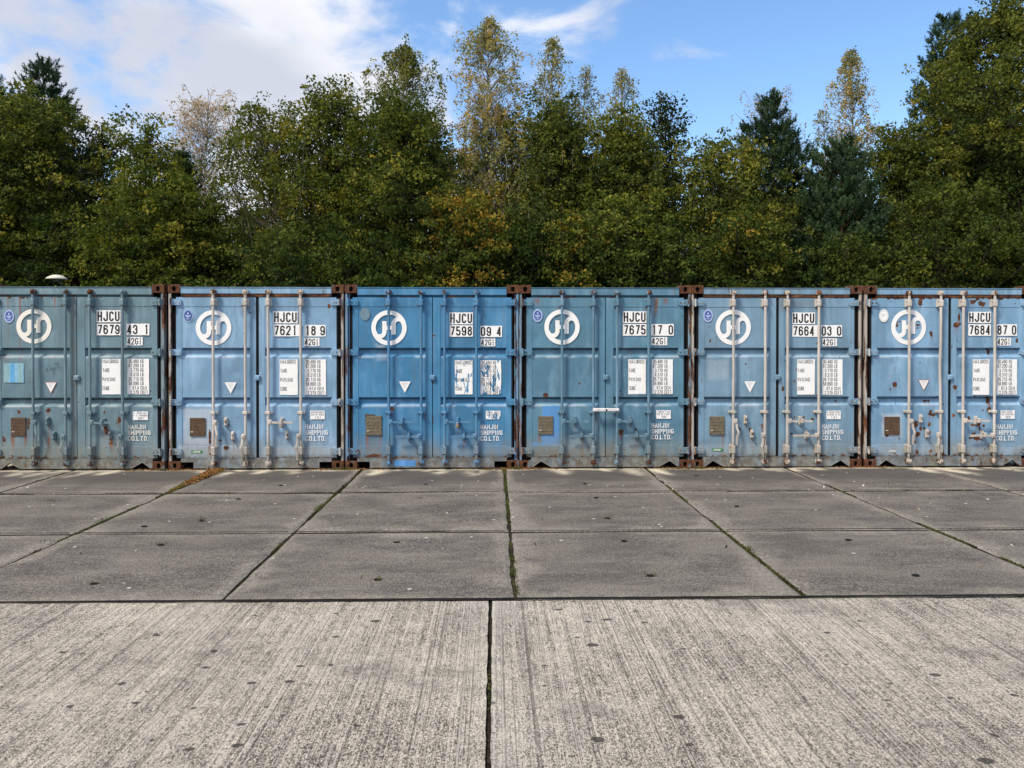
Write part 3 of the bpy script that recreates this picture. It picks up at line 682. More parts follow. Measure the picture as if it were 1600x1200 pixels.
    g = MB(); g.box(wmid-.038, wmid+.048, -.008, DOORY-.001, 1.245, 1.325, .012); g.box(wmid-.020, wmid+.030, -.016, -.0085, 1.262, 1.308, .004); g.build('centre_clip', HW if not c['gap'] else PF, root)
    # sill with fork notches
    s_ = MB(); zt, zb = .148, .022
    if c['notch'] == 'rect':
        out = [(.17, .108), (.345, .108), (.345, zb), (W-.345, zb), (W-.345, .108), (W-.17, .108), (W-.17, zt), (.17, zt)]
    else:
        out = [(.17, zb), (.19, zb), (.305, .108), (.455, zb), (W-.455, zb), (W-.305, .108), (W-.19, zb), (W-.17, zb), (W-.17, zt), (.17, zt)]
    # built as vertical strips so that it stays a clean face
    xs = sorted({p[0] for p in out[:-2]}); 
    low = {}
    if c['notch'] == 'rect':
        segs = [(.17, .345, .108, .108), (.345, W-.345, zb, zb), (W-.345, W-.17, .108, .108)]
    else:
        segs = [(.17, .19, zb, zb), (.19, .305, zb, .108), (.305, .455, .108, zb), (.455, W-.455, zb, zb), (W-.455, W-.305, zb, .108), (W-.305, W-.19, .108, zb), (W-.19, W-.17, zb, zb)]
    for (a, bb, za, zbv) in segs:
        s_.prism([(a, za), (bb, zbv), (bb, zt), (a, zt)], .004, .06)
    s_.box(.17, W-.17, .020, .075, zt+.0005, .160, .002)
    if c['notch'] == 'tri':
        for a, bb, cc_ in ((.19, .305, .455), (W-.19, W-.305, W-.455)):
            s_.tube([(a, -.002, zb+.004), (bb, -.002, .112), (cc_, -.002, zb+.004)], .007, 6)
    s_.build('sill', PS, root)
    # doors
    for k, (x0, x1, gx0, gx1, sp_) in enumerate(((lx0, lx1, .185, 1.128, c['dl']), (rx0, rx1, 1.335, 2.262, c['dr']))):
        sp2 = conv(c, sp_); r5 = random.Random(i*11+k)
        for kk in (0, 1):
            a_, z_, cl_ = c['catches'][2*k+kk]; a_, z_ = X_(c, a_), Z_(c, z_)
            sp2['streak'].append((a_+.01, z_-.04, r5.uniform(.15, .4), .016, r5.uniform(.25, .6)))
            sp2['rust'].append((a_+r5.uniform(-.03, .03), z_-.05, .012, .016))
            xr = X_(c, c['rods'][2*k+kk])
            for zz in (2.29, .785, .21):
                if r5.random() < .75: sp2['streak'].append((xr+r5.choice((-.04, .045)), zz, r5.uniform(.08, .3), .010, r5.uniform(.3, .7)))
                if r5.random() < .5: sp2['rust'].append((xr+r5.choice((-.045, .045)), zz+.01, .012, .012))
            sp2['dirt'].append((xr-.045, xr+.05, .17, .36, .35))
        for q_ in range(7): sp2['streak'].append((r5.uniform(gx0, gx1), r5.choice((2.41, 1.70, 1.58, 1.0, .89)), r5.uniform(.08, .35), r5.uniform(.008, .02), r5.uniform(.12, .4)))
        d, _, _ = door(root, x0, x1, gx0, gx1, PD, sp2, i*3+k*1.5+1)
        frame_side(d, x0, x1, PD)
        for z in (2.345, 1.645, .945, .255): hinge(d, k, z, W, PF if not c['gap'] else PF, GR)
        if k == 0: dl = d
        else: dr = d
    # rods
    sgns = ((c['h'][0]), (c['h'][1]), (c['h'][2]), (c['h'][3]))
    for k, rx in enumerate(c['rods']):
        hk, hz_, sg, ln = c['h'][k]
        xr_ = X_(c, rx); rod(root, xr_-(EDGES[i]+xr_)*.0052, HW, GR, bend=-.013 if (i == 5 and k == 1) else rr.uniform(-.004, .004), handle=(hk, Z_(c, hz_), sg, ln), seed=i*4+k)
    for k, (a, z, cl) in enumerate(c['catches']): catch(dl if k < 2 else dr, X_(c, a), Z_(c, z), HW, GR, bool(cl))
    # markings
    paintw = simple('marking_white_%d' % i, (.80, .80, .80), .5, .3, .04, 12) if i > 100 else vinyl('marking_white_%d' % i, (.90, .90, .90) if i else (.86, .83, .76), base, .09, i)
    lx, lz, lr = c['logo']; logo(dl, X_(c, lx), Z_(c, lz), lr/c['S'], paintw)
    vin = vinyl('white_vinyl_%d' % i, (.90, .90, .90), base, c['wear'] if i != 2 else .20, i+5)
    peel = vinyl('peeling_vinyl_%d' % i, (.90, .90, .90), base, {2: .50, 3: .34}.get(i, .06), i+11, stretch=(1.6, 1, .45), scale=11)
    ink = vinyl('black_ink_%d' % i, (.012, .012, .013), (.75, .75, .75), .12 if i != 2 else .3, i+3)
    ink2 = vinyl('small_ink_%d' % i, (.03, .03, .035), (.6, .6, .6), .10 if i != 2 else .40, i+4, scale=16)
    x0, x1, z1, z0, z3, z2 = [None]*6
    a, b_, t1, t2, u1, u2 = c['band']
    X0, X1_ = X_(c, a), X_(c, b_)
    hA, hB = Z_(c, t2), Z_(c, t1)
    mb = MB(); rect(mb, X0, X1_, hA, hB, YD, 0, .002, i); H = hB-hA
    w_ = (X1_-X0); cw = w_*.195; gp = (w_*.93-4*cw)/3
    text(mb, 'HJCU', X0+w_*.035, hA+H*.09, H*.82, cw, gp, .0215, YD-.001, 1)
    mb.build('code_panel', [vin, ink], dr, recalc=False)
    mb = MB(); hA, hB = Z_(c, u2), Z_(c, u1); H = hB-hA; ext = .06 if i in (1, 4) else 0
    rect(mb, X0, X1_+ext, hA, hB, YD, 0, .002, i+1); text(mb, c['n4'], X0+w_*.035, hA+H*.09, H*.82, cw, gp, .0205, YD-.001, 1)
    mb.build('number_panel', [vin, ink], dr, recalc=False)
    a, b_, t1, t2 = c['nb']; X0, X1_, hA, hB = X_(c, a), X_(c, b_), Z_(c, t2), Z_(c, t1); H = hB-hA; w2 = X1_-X0
    mb = MB(); rect(mb, X0, X1_, hA, hB, YD, 0, .002, i+2); n3 = c['n3']
    text(mb, n3[:2], X0+.008, hA+H*.09, H*.82, cw, gp, .0205, YD-.001, 1)
    text(mb, n3[3], X1_-.010, hA+H*.09, H*.82, cw, gp, .0205, YD-.001, 1, right=True)
    mb.build('number_panel', [vin, ink], dr, recalc=False)
    a, b_, t1, t2 = c['code']; X0, X1_, hA, hB = X_(c, a), X_(c, b_), Z_(c, t2), Z_(c, t1); H = hB-hA; w2 = X1_-X0
    mb = MB(); rect(mb, X0, X1_, hA, hB, YD, 0, .002, i+3); text(mb, '42G1', X0+.008, hA+H*.10, H*.80, w2*.20, w2*.045, .0125, YD-.001, 1, wide={'1': w2*.14})
    mb.build('size_code_panel', [vin, ink], dr, recalc=False)
    # weights
    a, b_, t1, t2 = c['wl']; X0, X1_, hA, hB = X_(c, a), X_(c, b_), Z_(c, t2), Z_(c, t1); H = hB-hA
    mb = MB(); rect(mb, X0, X1_, hA, hB, YD, 0, .002, i+4)
    lh = .052
    for s__, f in (('MAX.GROSS', .985), ('TARE', .735), ('PAYLOAD', .480), ('CUBE', .225)):
        text(mb, s__, X0+.010, hA+H*f-lh, lh, .0215, .0035, .0058, YD-.001, 1)
    mb.build('weight_heading_panel', [peel, ink2], dr, recalc=False)
    a, b_, t1, t2 = c['wr']; X0, X1_, hA, hB = X_(c, a), X_(c, b_), Z_(c, t2), Z_(c, t1); H = hB-hA; w2 = X1_-X0
    mb = MB(); rect(mb, X0, X1_, hA, hB, YD, 0, .002, i+5)
    for k, (s1, s2) in enumerate((('30.480', 'KG'), ('67.200', 'LB'), ('3.770', 'KG'), ('8.310', 'LB'), ('26.710', 'KG'), ('58.890', 'LB'), ('67.4', 'CU.M'), ('2.379', 'CU.FT'))):
        zt_ = hA+H*(.985-.25*(k//2)-.122*(k % 2))
        text(mb, s1, X0+w2*.52, zt_-lh, lh, .0225, .0038, .0062, YD-.001, 1, right=True)
        text(mb, s2, X0+w2*.60, zt_-lh, lh, .0200, .0033, .0062, YD-.001, 1)
    mb.build('weight_figures_panel', [peel if i == 2 else vin, ink2], dr, recalc=False)
    a, b_, t1, t2 = c['small']; X0, X1_, hA, hB = X_(c, a), X_(c, b_), Z_(c, t2), Z_(c, t1); H = hB-hA; w2 = X1_-X0
    mb = MB(); rect(mb, X0, X1_, hA, hB, YD, 0, .003, i+6); r2 = random.Random(5+i)
    for row, (f0, f1, e0) in enumerate(((.92, .70, .05), (.64, .42, .05), (.34, .08, .35))):
        xx = X0+w2*e0
        while xx < X1_-w2*(.05+e0*.7):
            ww = r2.uniform(.006, .014)
            if r2.random() < .85: stroke(mb, [(xx+ww/2, hA+H*f1), (xx+ww/2, hA+H*f0)], ww*.55, YD-.001, 1)
            xx += ww+.003
    mb.build('maintenance_label', [vin if i != 2 else peel, GREY_INK], dr, recalc=False)
    a, b_, t1, t2 = c['hz']; X0, X1_, hA, hB = X_(c, a), X_(c, b_), Z_(c, t2), Z_(c, t1); H = hB-hA; w2 = X1_-X0
    mb = MB(); lh2 = H*.285
    cwid = w2*.106; gg = w2*.024
    for k, s__ in enumerate(('HANJIN', 'SHIPPING', 'CO.LTD.')):
        text(mb, s__, X0, hB-lh2-(H-lh2)/2*k, lh2, cwid, gg, .0096, YD-.0005, 0, serif=.0045,
             wide={'I': .016, '.': .012, 'C': cwid*1.1, 'O': cwid*1.1, 'A': cwid*1.1, 'L': cwid*1.12, 'T': cwid*1.2} if k != 1 else {'I': .016})
    mb.build('company_lettering', paintw, dr, recalc=False)
    # seal, triangle, plate, stickers on the left door
    kind, a, z = c['seal']; cx_, cz_ = X_(c, a), Z_(c, z); rx_, rz_ = .068, .091
    mb = MB(); navy = simple('seal_blue_%d' % i, (.055, .095, .33), .5, .3, .3, 60); pale_ = simple('seal_pale_%d' % i, (.42, .52, .78), .5, .3, .15, 60)
    if kind == 'ghost':
        disc(mb, cx_, cz_, rx_, rz_, YD, 0); mb.build('seal_ghost', simple('ghost_grey', (.15, .24, .30), .6, .3, .1), dl, recalc=False)
    elif kind == 'white':
        disc(mb, cx_, cz_, rx_, rz_, YD, 0); ring(mb, cx_, cz_, .78, .86, YD-.001, 1, 40, rx_, rz_)
        for k in range(3): stroke(mb, [(cx_-.03, cz_+.02-.016*k), (cx_+.03-.012*k, cz_+.02-.016*k)], .006, YD-.001, 1)
        mb.build('round_seal', [vin, simple('seal_line', (.5, .52, .5), .5)], dl, recalc=False)
    else:
        if kind == 'blue': disc(mb, cx_, cz_, rx_, rz_, YD, 1)
        for a0 in range(0, 360, 24): ring(mb, cx_, cz_, .84, 1.0, YD-.001, 1 if kind == 'ring' else 1, 5, rx_, rz_, a0+2, a0+17)
        disc(mb, cx_, cz_, rx_*.74, rz_*.76, YD-.0012, 0)
        # winged shield with an anchor-like stem
        mb.flat([(cx_-.038, cz_+.014), (cx_-.012, cz_+.004), (cx_, cz_-.012), (cx_+.012, cz_+.004), (cx_+.038, cz_+.014), (cx_+.030, cz_-.012), (cx_+.010, cz_-.022), (cx_-.010, cz_-.022), (cx_-.030, cz_-.012)], YD-.002, 1)
        stroke(mb, [(cx_, cz_+.050), (cx_, cz_-.055)], .009, YD-.0025, 1)
        disc(mb, cx_, cz_+.032, .013, .013, YD-.003, 1, 12)
        for s in (-1, 1): stroke(mb, [(cx_+s*.008, cz_-.05), (cx_+s*.030, cz_-.034)], .007, YD-.0027, 1)
        mb.build('classification_seal', [navy, pale_], dl, recalc=False)
    if c['tri']:
        kind, a, z = c['tri']; cx_, cz_ = X_(c, a), Z_(c, z); mb = MB()
        def tri(k, y, m): mb.flat([(cx_-.082*k, cz_+.075*k+.01*(1-k)), (cx_, cz_-.085*k+.01*(1-k)), (cx_+.082*k, cz_+.075*k+.01*(1-k))], y, m)
        tri(1, YD, 1 if kind == 'red' else 0)
        tri(.86, YD-.0006, 0)
        for k, (w3, zz) in enumerate(((.085, .052), (.06, .032), (.036, .012), (.02, -.008))):
            xx = -w3/2
            while xx < w3/2: stroke(mb, [(cx_+xx, cz_+zz-.006), (cx_+xx, cz_+zz+.006)], .005, YD-.0012, 2); xx += .009
        mb.build('warning_triangle', [vin, simple('faded_red_%d' % i, (.42, .16, .17), .6), simple('faint_ink_%d' % i, (.5, .46, .47), .6)], dl, recalc=False)
    a, b_, t1, t2, pk = c['plate']; X0, X1_, hA, hB = X_(c, a), X_(c, b_), Z_(c, t2), Z_(c, t1)
    mb = MB(); mb.box(X0, X1_, YD-.006, DOORY+.008, hA, hB, .003); r3 = random.Random(i)
    yp = YD-.0075
    for k in range(5):
        zz = hB-(hB-hA)*(.14+.17*k); stroke(mb, [(X0+.015, zz), (X1_-.015-.02*r3.random(), zz)], .003, yp, 1)
    stroke(mb, [(X0+.014, hA+.062), (X0+.050, hA+.064)], .014, yp-.001, 2)
    for xx in (X0+.010, X1_-.010):
        for zz in (hA+.010, hB-.010): mb.tube([(xx, YD-.010, zz), (xx, YD-.005, zz)], .004, 6, m=1)
    mb.build('data_plate', [PLATE[pk], simple('plate_line_%d' % i, (.05, .032, .02), .6), simple('plate_tag_%d' % i, (.5, .48, .44), .6)], dl, recalc=False)
    if c['green']:
        a, b_, z = c['green']; X0, X1_, cz_ = X_(c, a), X_(c, b_), Z_(c, z); mb = MB()
        pts = [(X0+.01+.008*math.cos(t)*1-.002, cz_+.02*math.sin(t)) for t in np.linspace(math.pi/2, 3*math.pi/2, 8)]+[(X1_-.01+.008*math.cos(t), cz_+.02*math.sin(t)) for t in np.linspace(-math.pi/2, math.pi/2, 8)]
        if i != 5: mb.flat(pts, YD, 0)
        n0 = len(mb.v); text(mb, 'JINDO', X0+.018, cz_-.012, .024, .021, .004, .0065, YD-.001, 1)
        mb.v = mb.v[:n0]+[(x+(z-cz_)*.35, y, z) for x, y, z in mb.v[n0:]]
        mb.build('maker_sticker', [simple('sticker_green_%d' % i, (.05, .22, .09), .5), simple('sticker_white_%d' % i, (.8, .82, .78), .5, var=.05)], dl, recalc=False)
    if i == 0:
        mb = MB(); X0, X1_, hA, hB = X_(c, 24), X_(c, 141), Z_(c, 627), Z_(c, 514); w2 = X1_-X0
        for k, (f0, f1, m) in enumerate(((0, .28, 1), (.28, .33, 0), (.33, .55, 2), (.55, .75, 0), (.75, .93, 1), (.93, 1, 0))):
            mb.flat([(X0+w2*f0, hA), (X0+w2*f1, hA), (X0+w2*f1, hB), (X0+w2*f0, hB)], YD, m)
        mb.build('striped_sticker', [simple('sticker_pale', (.24, .47, .62), .5, var=.1), simple('sticker_grey_green', (.25, .42, .46), .5, var=.1), simple('sticker_blue', (.13, .38, .66), .5, var=.1)], dl, recalc=False)
        mb = MB()   # pencilled scrawl and arrow
        def sc_(P, w=.005): stroke(mb, [(X_(c, a), Z_(c, b)) for a, b in P], w, YD-.0003, 0)
        sc_([(272, 562), (276, 545), (281, 548), (277, 555)]); sc_([(292, 556), (299, 540), (304, 550), (300, 558)]); sc_([(308, 556), (313, 540), (317, 552), (313, 570)])
        sc_([(322, 552), (326, 538), (333, 546)]); sc_([(318, 512), (331, 520), (345, 508), (336, 524), (353, 545)]); sc_([(312, 574), (320, 578)], .006)
        mb.build('pencil_scrawl', simple('pencil', (.06, .085, .10), .8), dl, recalc=False)
    if i == 2:
        mb = MB(); mb.flat([(X_(c, 357), .045), (X_(c, 482), .038), (X_(c, 484), .128), (X_(c, 358), .130)], .0025, 0)
        mb.build('touch_up_patch', painted('bright_patch', (.10, .31, .68), .12, .4, 61, bottom=False), root, recalc=False)
    return root, dl, dr
conts = [container(i, c) for i, c in enumerate(C)]

# padlock on the third container, clamp bar on the fourth
def local(i, a, z): return (EDGES[i]+X_(C[i], a), Z_(C[i], z))
px_, pz_ = local(2, 727, 873)
pl = empty('padlock', (px_, WALL_Y-.092, pz_-.03), 'small brass padlock hanging from the upper handle catch on the deep blue right door', 'padlock')
b = MB(); b.box(-.019, .019, -.011, .011, -.006, .026, .005); b.tube([(0, -.0125, .006), (0, -.009, .006)], .005, 8); b.build('lock_body', BRASS, pl)
b = MB(); b.tube([(-.012, 0, .022), (-.012, 0, .044)]+[(.012*math.cos(t), 0, .044+.014*math.sin(t)) for t in np.linspace(math.pi*.9, .1*math.pi, 8)]+[(.012, 0, .044), (.012, 0, .022)], .0035, 8); b.build('shackle', STEEL, pl)
px2, pz2 = local(1, 712, 872)
pl2 = empty('padlock', (px2, WALL_Y-.092, pz2-.032), 'tarnished padlock under the only closed handle of the sky-blue container numbered 7621', 'padlock')
b = MB(); b.box(-.017, .017, -.010, .010, -.004, .022, .005); b.build('lock_body', BRASS, pl2)
b = MB(); b.tube([(-.011, 0, .020), (-.011, 0, .040)]+[(.011*math.cos(t), 0, .040+.013*math.sin(t)) for t in np.linspace(math.pi*.9, .1*math.pi, 8)]+[(.011, 0, .040), (.011, 0, .020)], .0035, 8); b.build('shackle', STEEL, pl2)
cx_, cz_ = local(3, 579, 791)
cl = empty('clamp_lock', (cx_, WALL_Y-.085, cz_), 'scuffed silver clamp bar locked across the two inner rods of the teal-blue container', 'door lock')
CW = vinyl('clamp_white', (.72, .69, .70), (.30, .22, .20), .22, 3)
hl = (653-503)/2/C[3]['S']
b = MB(); b.box(-hl, -.006, -.028, .022, -.022, .024, .006); b.box(-hl, -hl+.05, .0225, .055, -.018, .018, .004); b.build('clamp_half', CW, cl)
b = MB(); b.box(-.004, hl, -.024, .021, -.019, .021, .006); b.box(hl-.05, hl, .0225, .055, -.018, .018, .004); b.build('clamp_half', CW, cl)
b = MB(); b.tube([(.004, -.030, -.002), (.004, -.020, -.002)], .013, 10); b.build('keyhole', VOID, cl)

# ------------------------------------------------------------------ ground
gm = Mat('soil'); gcol = gm.mix(gm.ramp(gm.noise(.6, 6, .6), .35, .7), (.035, .028, .016), (.045, .055, .02))
gm.bump(gm.noise(6, 6, .7), .6, .1); SOIL = gm.fin(gcol, .95, .1)
b = MB(); S = 900
b.add([(-S, -S, -.07), (S, -S, -.07), (S, S, -.07), (-S, S, -.07)], [(0, 1, 2, 3)]); tag(b.build('ground', SOIL), kind='structure')

JD = Mat('joint_dirt_shade'); JDm = JD.fin(JD.mix(JD.ramp(JD.noise(30, 5, .7), .4, .65), (.012, .010, .008), (.045, .035, .02)), .95, .1)
SEAMS_Y = [5.385, 7.375, 9.385, 11.385, 13.385]
SEAM_X0 = .145
def slab_mat():
    M = Mat('weathered_concrete')
    fine = M.noise(85, 4, .75); mid = M.noise(22, 5, .6); big = M.noise(1.3, 6, .62, stretch=(1, 1.6, 1)); str_ = M.noise(3.0, 5, .65, stretch=(.6, 2.2, 1), off=(4, 2, 0))
    c = M.mix(M.ramp(M.math('ADD', M.math('MULTIPLY', big, .6), M.math('MULTIPLY', mid, .4)), .38, .60), (.082, .072, .062), (.205, .178, .148))
    c = M.mix(M.ramp(str_, .50, .72, 0, .7), c, (.28, .253, .218))
    c = M.mix(M.math('MULTIPLY', M.attr('edge'), M.ramp(mid, .3, .7, .3, 1)), c, (.43, .385, .305))
    c = M.mix(M.ramp(fine, .38, .49, .9, 0), c, (.028, .027, .025))
    c = M.mix(M.ramp(fine, .53, .64, 0, .8), c, (.44, .41, .36))
    c = M.mix(.30, c, (.058, .050, .043))
    c = M.mix(M.math('MULTIPLY', M.attr('wetdark'), M.ramp(mid, .3, .6, .6, 1)), c, (.062, .056, .052))
    c = M.mix(M.attr('wash'), c, (.56, .50, .38))
    v = M.n('ShaderNodeTexVoronoi', voronoi_dimensions='2D'); v.inputs['Scale'].default_value = 5.0; M.l(M.tc, v.inputs['Vector'])
    sel = M.n('ShaderNodeSeparateColor'); M.l(v.outputs['Color'], sel.inputs[0])
    spots = M.math('MULTIPLY', M.ramp(v.outputs['Distance'], .09, .06), M.math('GREATER_THAN', sel.outputs[0], .96))
    c = M.mix(spots, c, (.5, .48, .42))
    M.bump(M.math('ADD', fine, M.math('MULTIPLY', mid, 1.5)), .5, .006)
    return M.fin(c, .9, .25)
SLAB = slab_mat()
def slab_grid(x0, x1, y0, y1, z, st, seed, edges=None):
    nx = max(3, int((x1-x0)/st)+1); ny = max(3, int((y1-y0)/st)+1)
    X, Y = np.meshgrid(np.linspace(x0, x1, nx), np.linspace(y0, y1, ny), indexing='ij')
    e = np.minimum(np.minimum(X-x0, x1-X), np.minimum(Y-y0, y1-Y))
    Xj = X+np.where((X == x0) | (X == x1), (vnoise(X, Y, 6, seed, 4)-.5)*.030, 0)
    Yj = Y+np.where((Y == y0) | (Y == y1), (vnoise(X, Y, 6, seed+3, 4)-.5)*.030, 0)
    Zz = z-.010*np.exp(-e/.008)+(vnoise(X, Y, .8, seed, 2)-.5)*.012
    ed = sstep(.20-e+(vnoise(X, Y, 3, seed+1, 4)-.5)*.45, 0, .20)*.72
    wash = np.zeros_like(X); wet = np.zeros_like(X)
    if y1 > 10:
        d = WALL_Y-Y
        for i in range(6):
            for k, rx in enumerate(C[i]['rods']):
                rrr = random.Random(i*7+k); xc = EDGES[i]+X_(C[i], rx)+rrr.uniform(-.12, .12); ln = rrr.uniform(.25, .8)
                sh = (1 if xc > 0 else -1)*.22*d*min(1, abs(xc)/3+.3)
                wd = .05+.10*np.clip(1-d/ln, 0, 1)*rrr.uniform(.6, 1.4)
                wash = np.maximum(wash, rrr.uniform(.6, 1.0)*np.exp(-((X-xc-sh-(vnoise(X*0, Y, 3, k+i, 2)-.5)*.08)/wd)**2)*sstep(1-d/ln, 0, .5))
            lim = .09+.10*vnoise(X, Y*0, 1.6, 5, 3)
        wash = np.maximum(wash, .6*sstep(.16-d+(vnoise(X, Y, 4, 8, 3)-.5)*.18, 0, .1))
        wash *= sstep(vnoise(X, Y, 7, 12, 3), .15, .5)
        wet = sstep(1.25-d+(vnoise(X, Y, 1.2, 21, 3)-.5)*.5, 0, .5)*.75*(1-wash)
        wet = wet*sstep(e, .03, .12)
    return np.stack([Xj, Yj, Zz], -1).reshape(-1, 3), nx, ny, ed, wash, wet
G2 = .013
k = 0
pav = []
for r in range(len(SEAMS_Y)-1):
    for cidx in range(-9, 10):
        x0 = SEAM_X0+2.0*cidx+0; x1 = x0+2.0
        y0, y1 = SEAMS_Y[r], SEAMS_Y[r+1]
        gl = .017 if cidx == 0 else G2; gr = .017 if cidx == -1 else G2
        if r == 3: st = .25
        elif r == 2: st = .022 if -5 <= cidx <= 4 else .1
        else: st = .035 if -5 <= cidx <= 4 else .12
        V, nx, ny, ed, wash, wet = slab_grid(x0+gl, x1-gr, y0+(.018 if r == 0 else G2), y1-G2, rng.uniform(-.004, .004), st, k); k += 1
        pav.append((V, nx, ny, ed, wash, wet))
def join_grids(name, parts, mat):
    MI = []; VV = []; FF = []; A = [[], [], []]; base = 0
    for V, nx, ny, *at in parts:
        i, j = np.meshgrid(np.arange(nx-1), np.arange(ny-1), indexing='ij'); a = (i*ny+j).ravel()
        FF.append(np.stack([a, a+ny, a+ny+1, a+1], 1)+base); VV.append(V); MI.append(np.zeros(len(a), np.int32))
        for q_, v in zip(A, at): q_.append(v.ravel())
        # skirt
        idx = np.arange(nx*ny).reshape(nx, ny); loop = np.concatenate([idx[:, 0], idx[-1, 1:], idx[-2::-1, -1], idx[0, -2:0:-1]])
        low = V[loop].copy(); low[:, 2] -= .06; n = len(loop); b2 = base+nx*ny; VV.append(low)
        kk = np.arange(n); FF.append(np.stack([loop+base, b2+kk, b2+(kk+1) % n, loop[(kk+1) % n]+base], 1))
        for q_, v in zip(A, at): q_.append(v.ravel()[loop])
        MI.append(np.ones(n, np.int32)); base = b2+n  # skirt walls take the dark joint material, shading the gaps by colour
    V = np.concatenate(VV); F = np.concatenate(FF)
    me = bpy.data.meshes.new(name); me.vertices.add(len(V)); me.vertices.foreach_set('co', V.astype(np.float32).ravel())
    me.loops.add(F.size); me.polygons.add(len(F)); me.loops.foreach_set('vertex_index', F.ravel().astype(np.int32))
    me.polygons.foreach_set('loop_start', (np.arange(len(F))*4).astype(np.int32)); me.polygons.foreach_set('use_smooth', np.full(len(F), False))
    for nme, v in zip(('edge', 'wash', 'wetdark'), A):
        if v: at = me.attributes.new(nme, 'FLOAT', 'POINT'); at.data.foreach_set('value', np.concatenate(v).astype(np.float32))
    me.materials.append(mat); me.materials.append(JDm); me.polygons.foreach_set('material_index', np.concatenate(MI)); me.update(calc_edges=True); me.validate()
    o = bpy.data.objects.new(name, me); col.objects.link(o); return o
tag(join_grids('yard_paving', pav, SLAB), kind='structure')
b = MB()
def gap_strip(x0, x1, y, w, z, seed, st=.03):      # added black strip along a joint, painting the shade of its gap
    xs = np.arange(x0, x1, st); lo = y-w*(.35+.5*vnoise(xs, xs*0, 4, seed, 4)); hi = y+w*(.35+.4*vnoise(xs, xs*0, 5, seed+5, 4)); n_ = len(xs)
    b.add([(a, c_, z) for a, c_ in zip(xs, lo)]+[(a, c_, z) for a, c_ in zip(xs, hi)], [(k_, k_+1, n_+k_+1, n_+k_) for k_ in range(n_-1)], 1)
gap_strip(-18, 18, SEAMS_Y[0]-.014, .042, .0115, 3)
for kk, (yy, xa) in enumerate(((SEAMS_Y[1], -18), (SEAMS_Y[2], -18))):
    for cc_ in range(-9, 10): gap_strip(SEAM_X0+2*cc_+.03, SEAM_X0+2*cc_+1.97, yy, .024, .010, kk*20+cc_)
b.add([(-18, -12, -.012), (18, -12, -.012), (18, 13.4, -.012), (-18, 13.4, -.012)], [(0, 1, 2, 3)]); tag(b.build('joint_bed', [JDm, simple('joint_gap_dark', (.013, .011, .010), .9, .1, .4, 60)]), kind='structure')

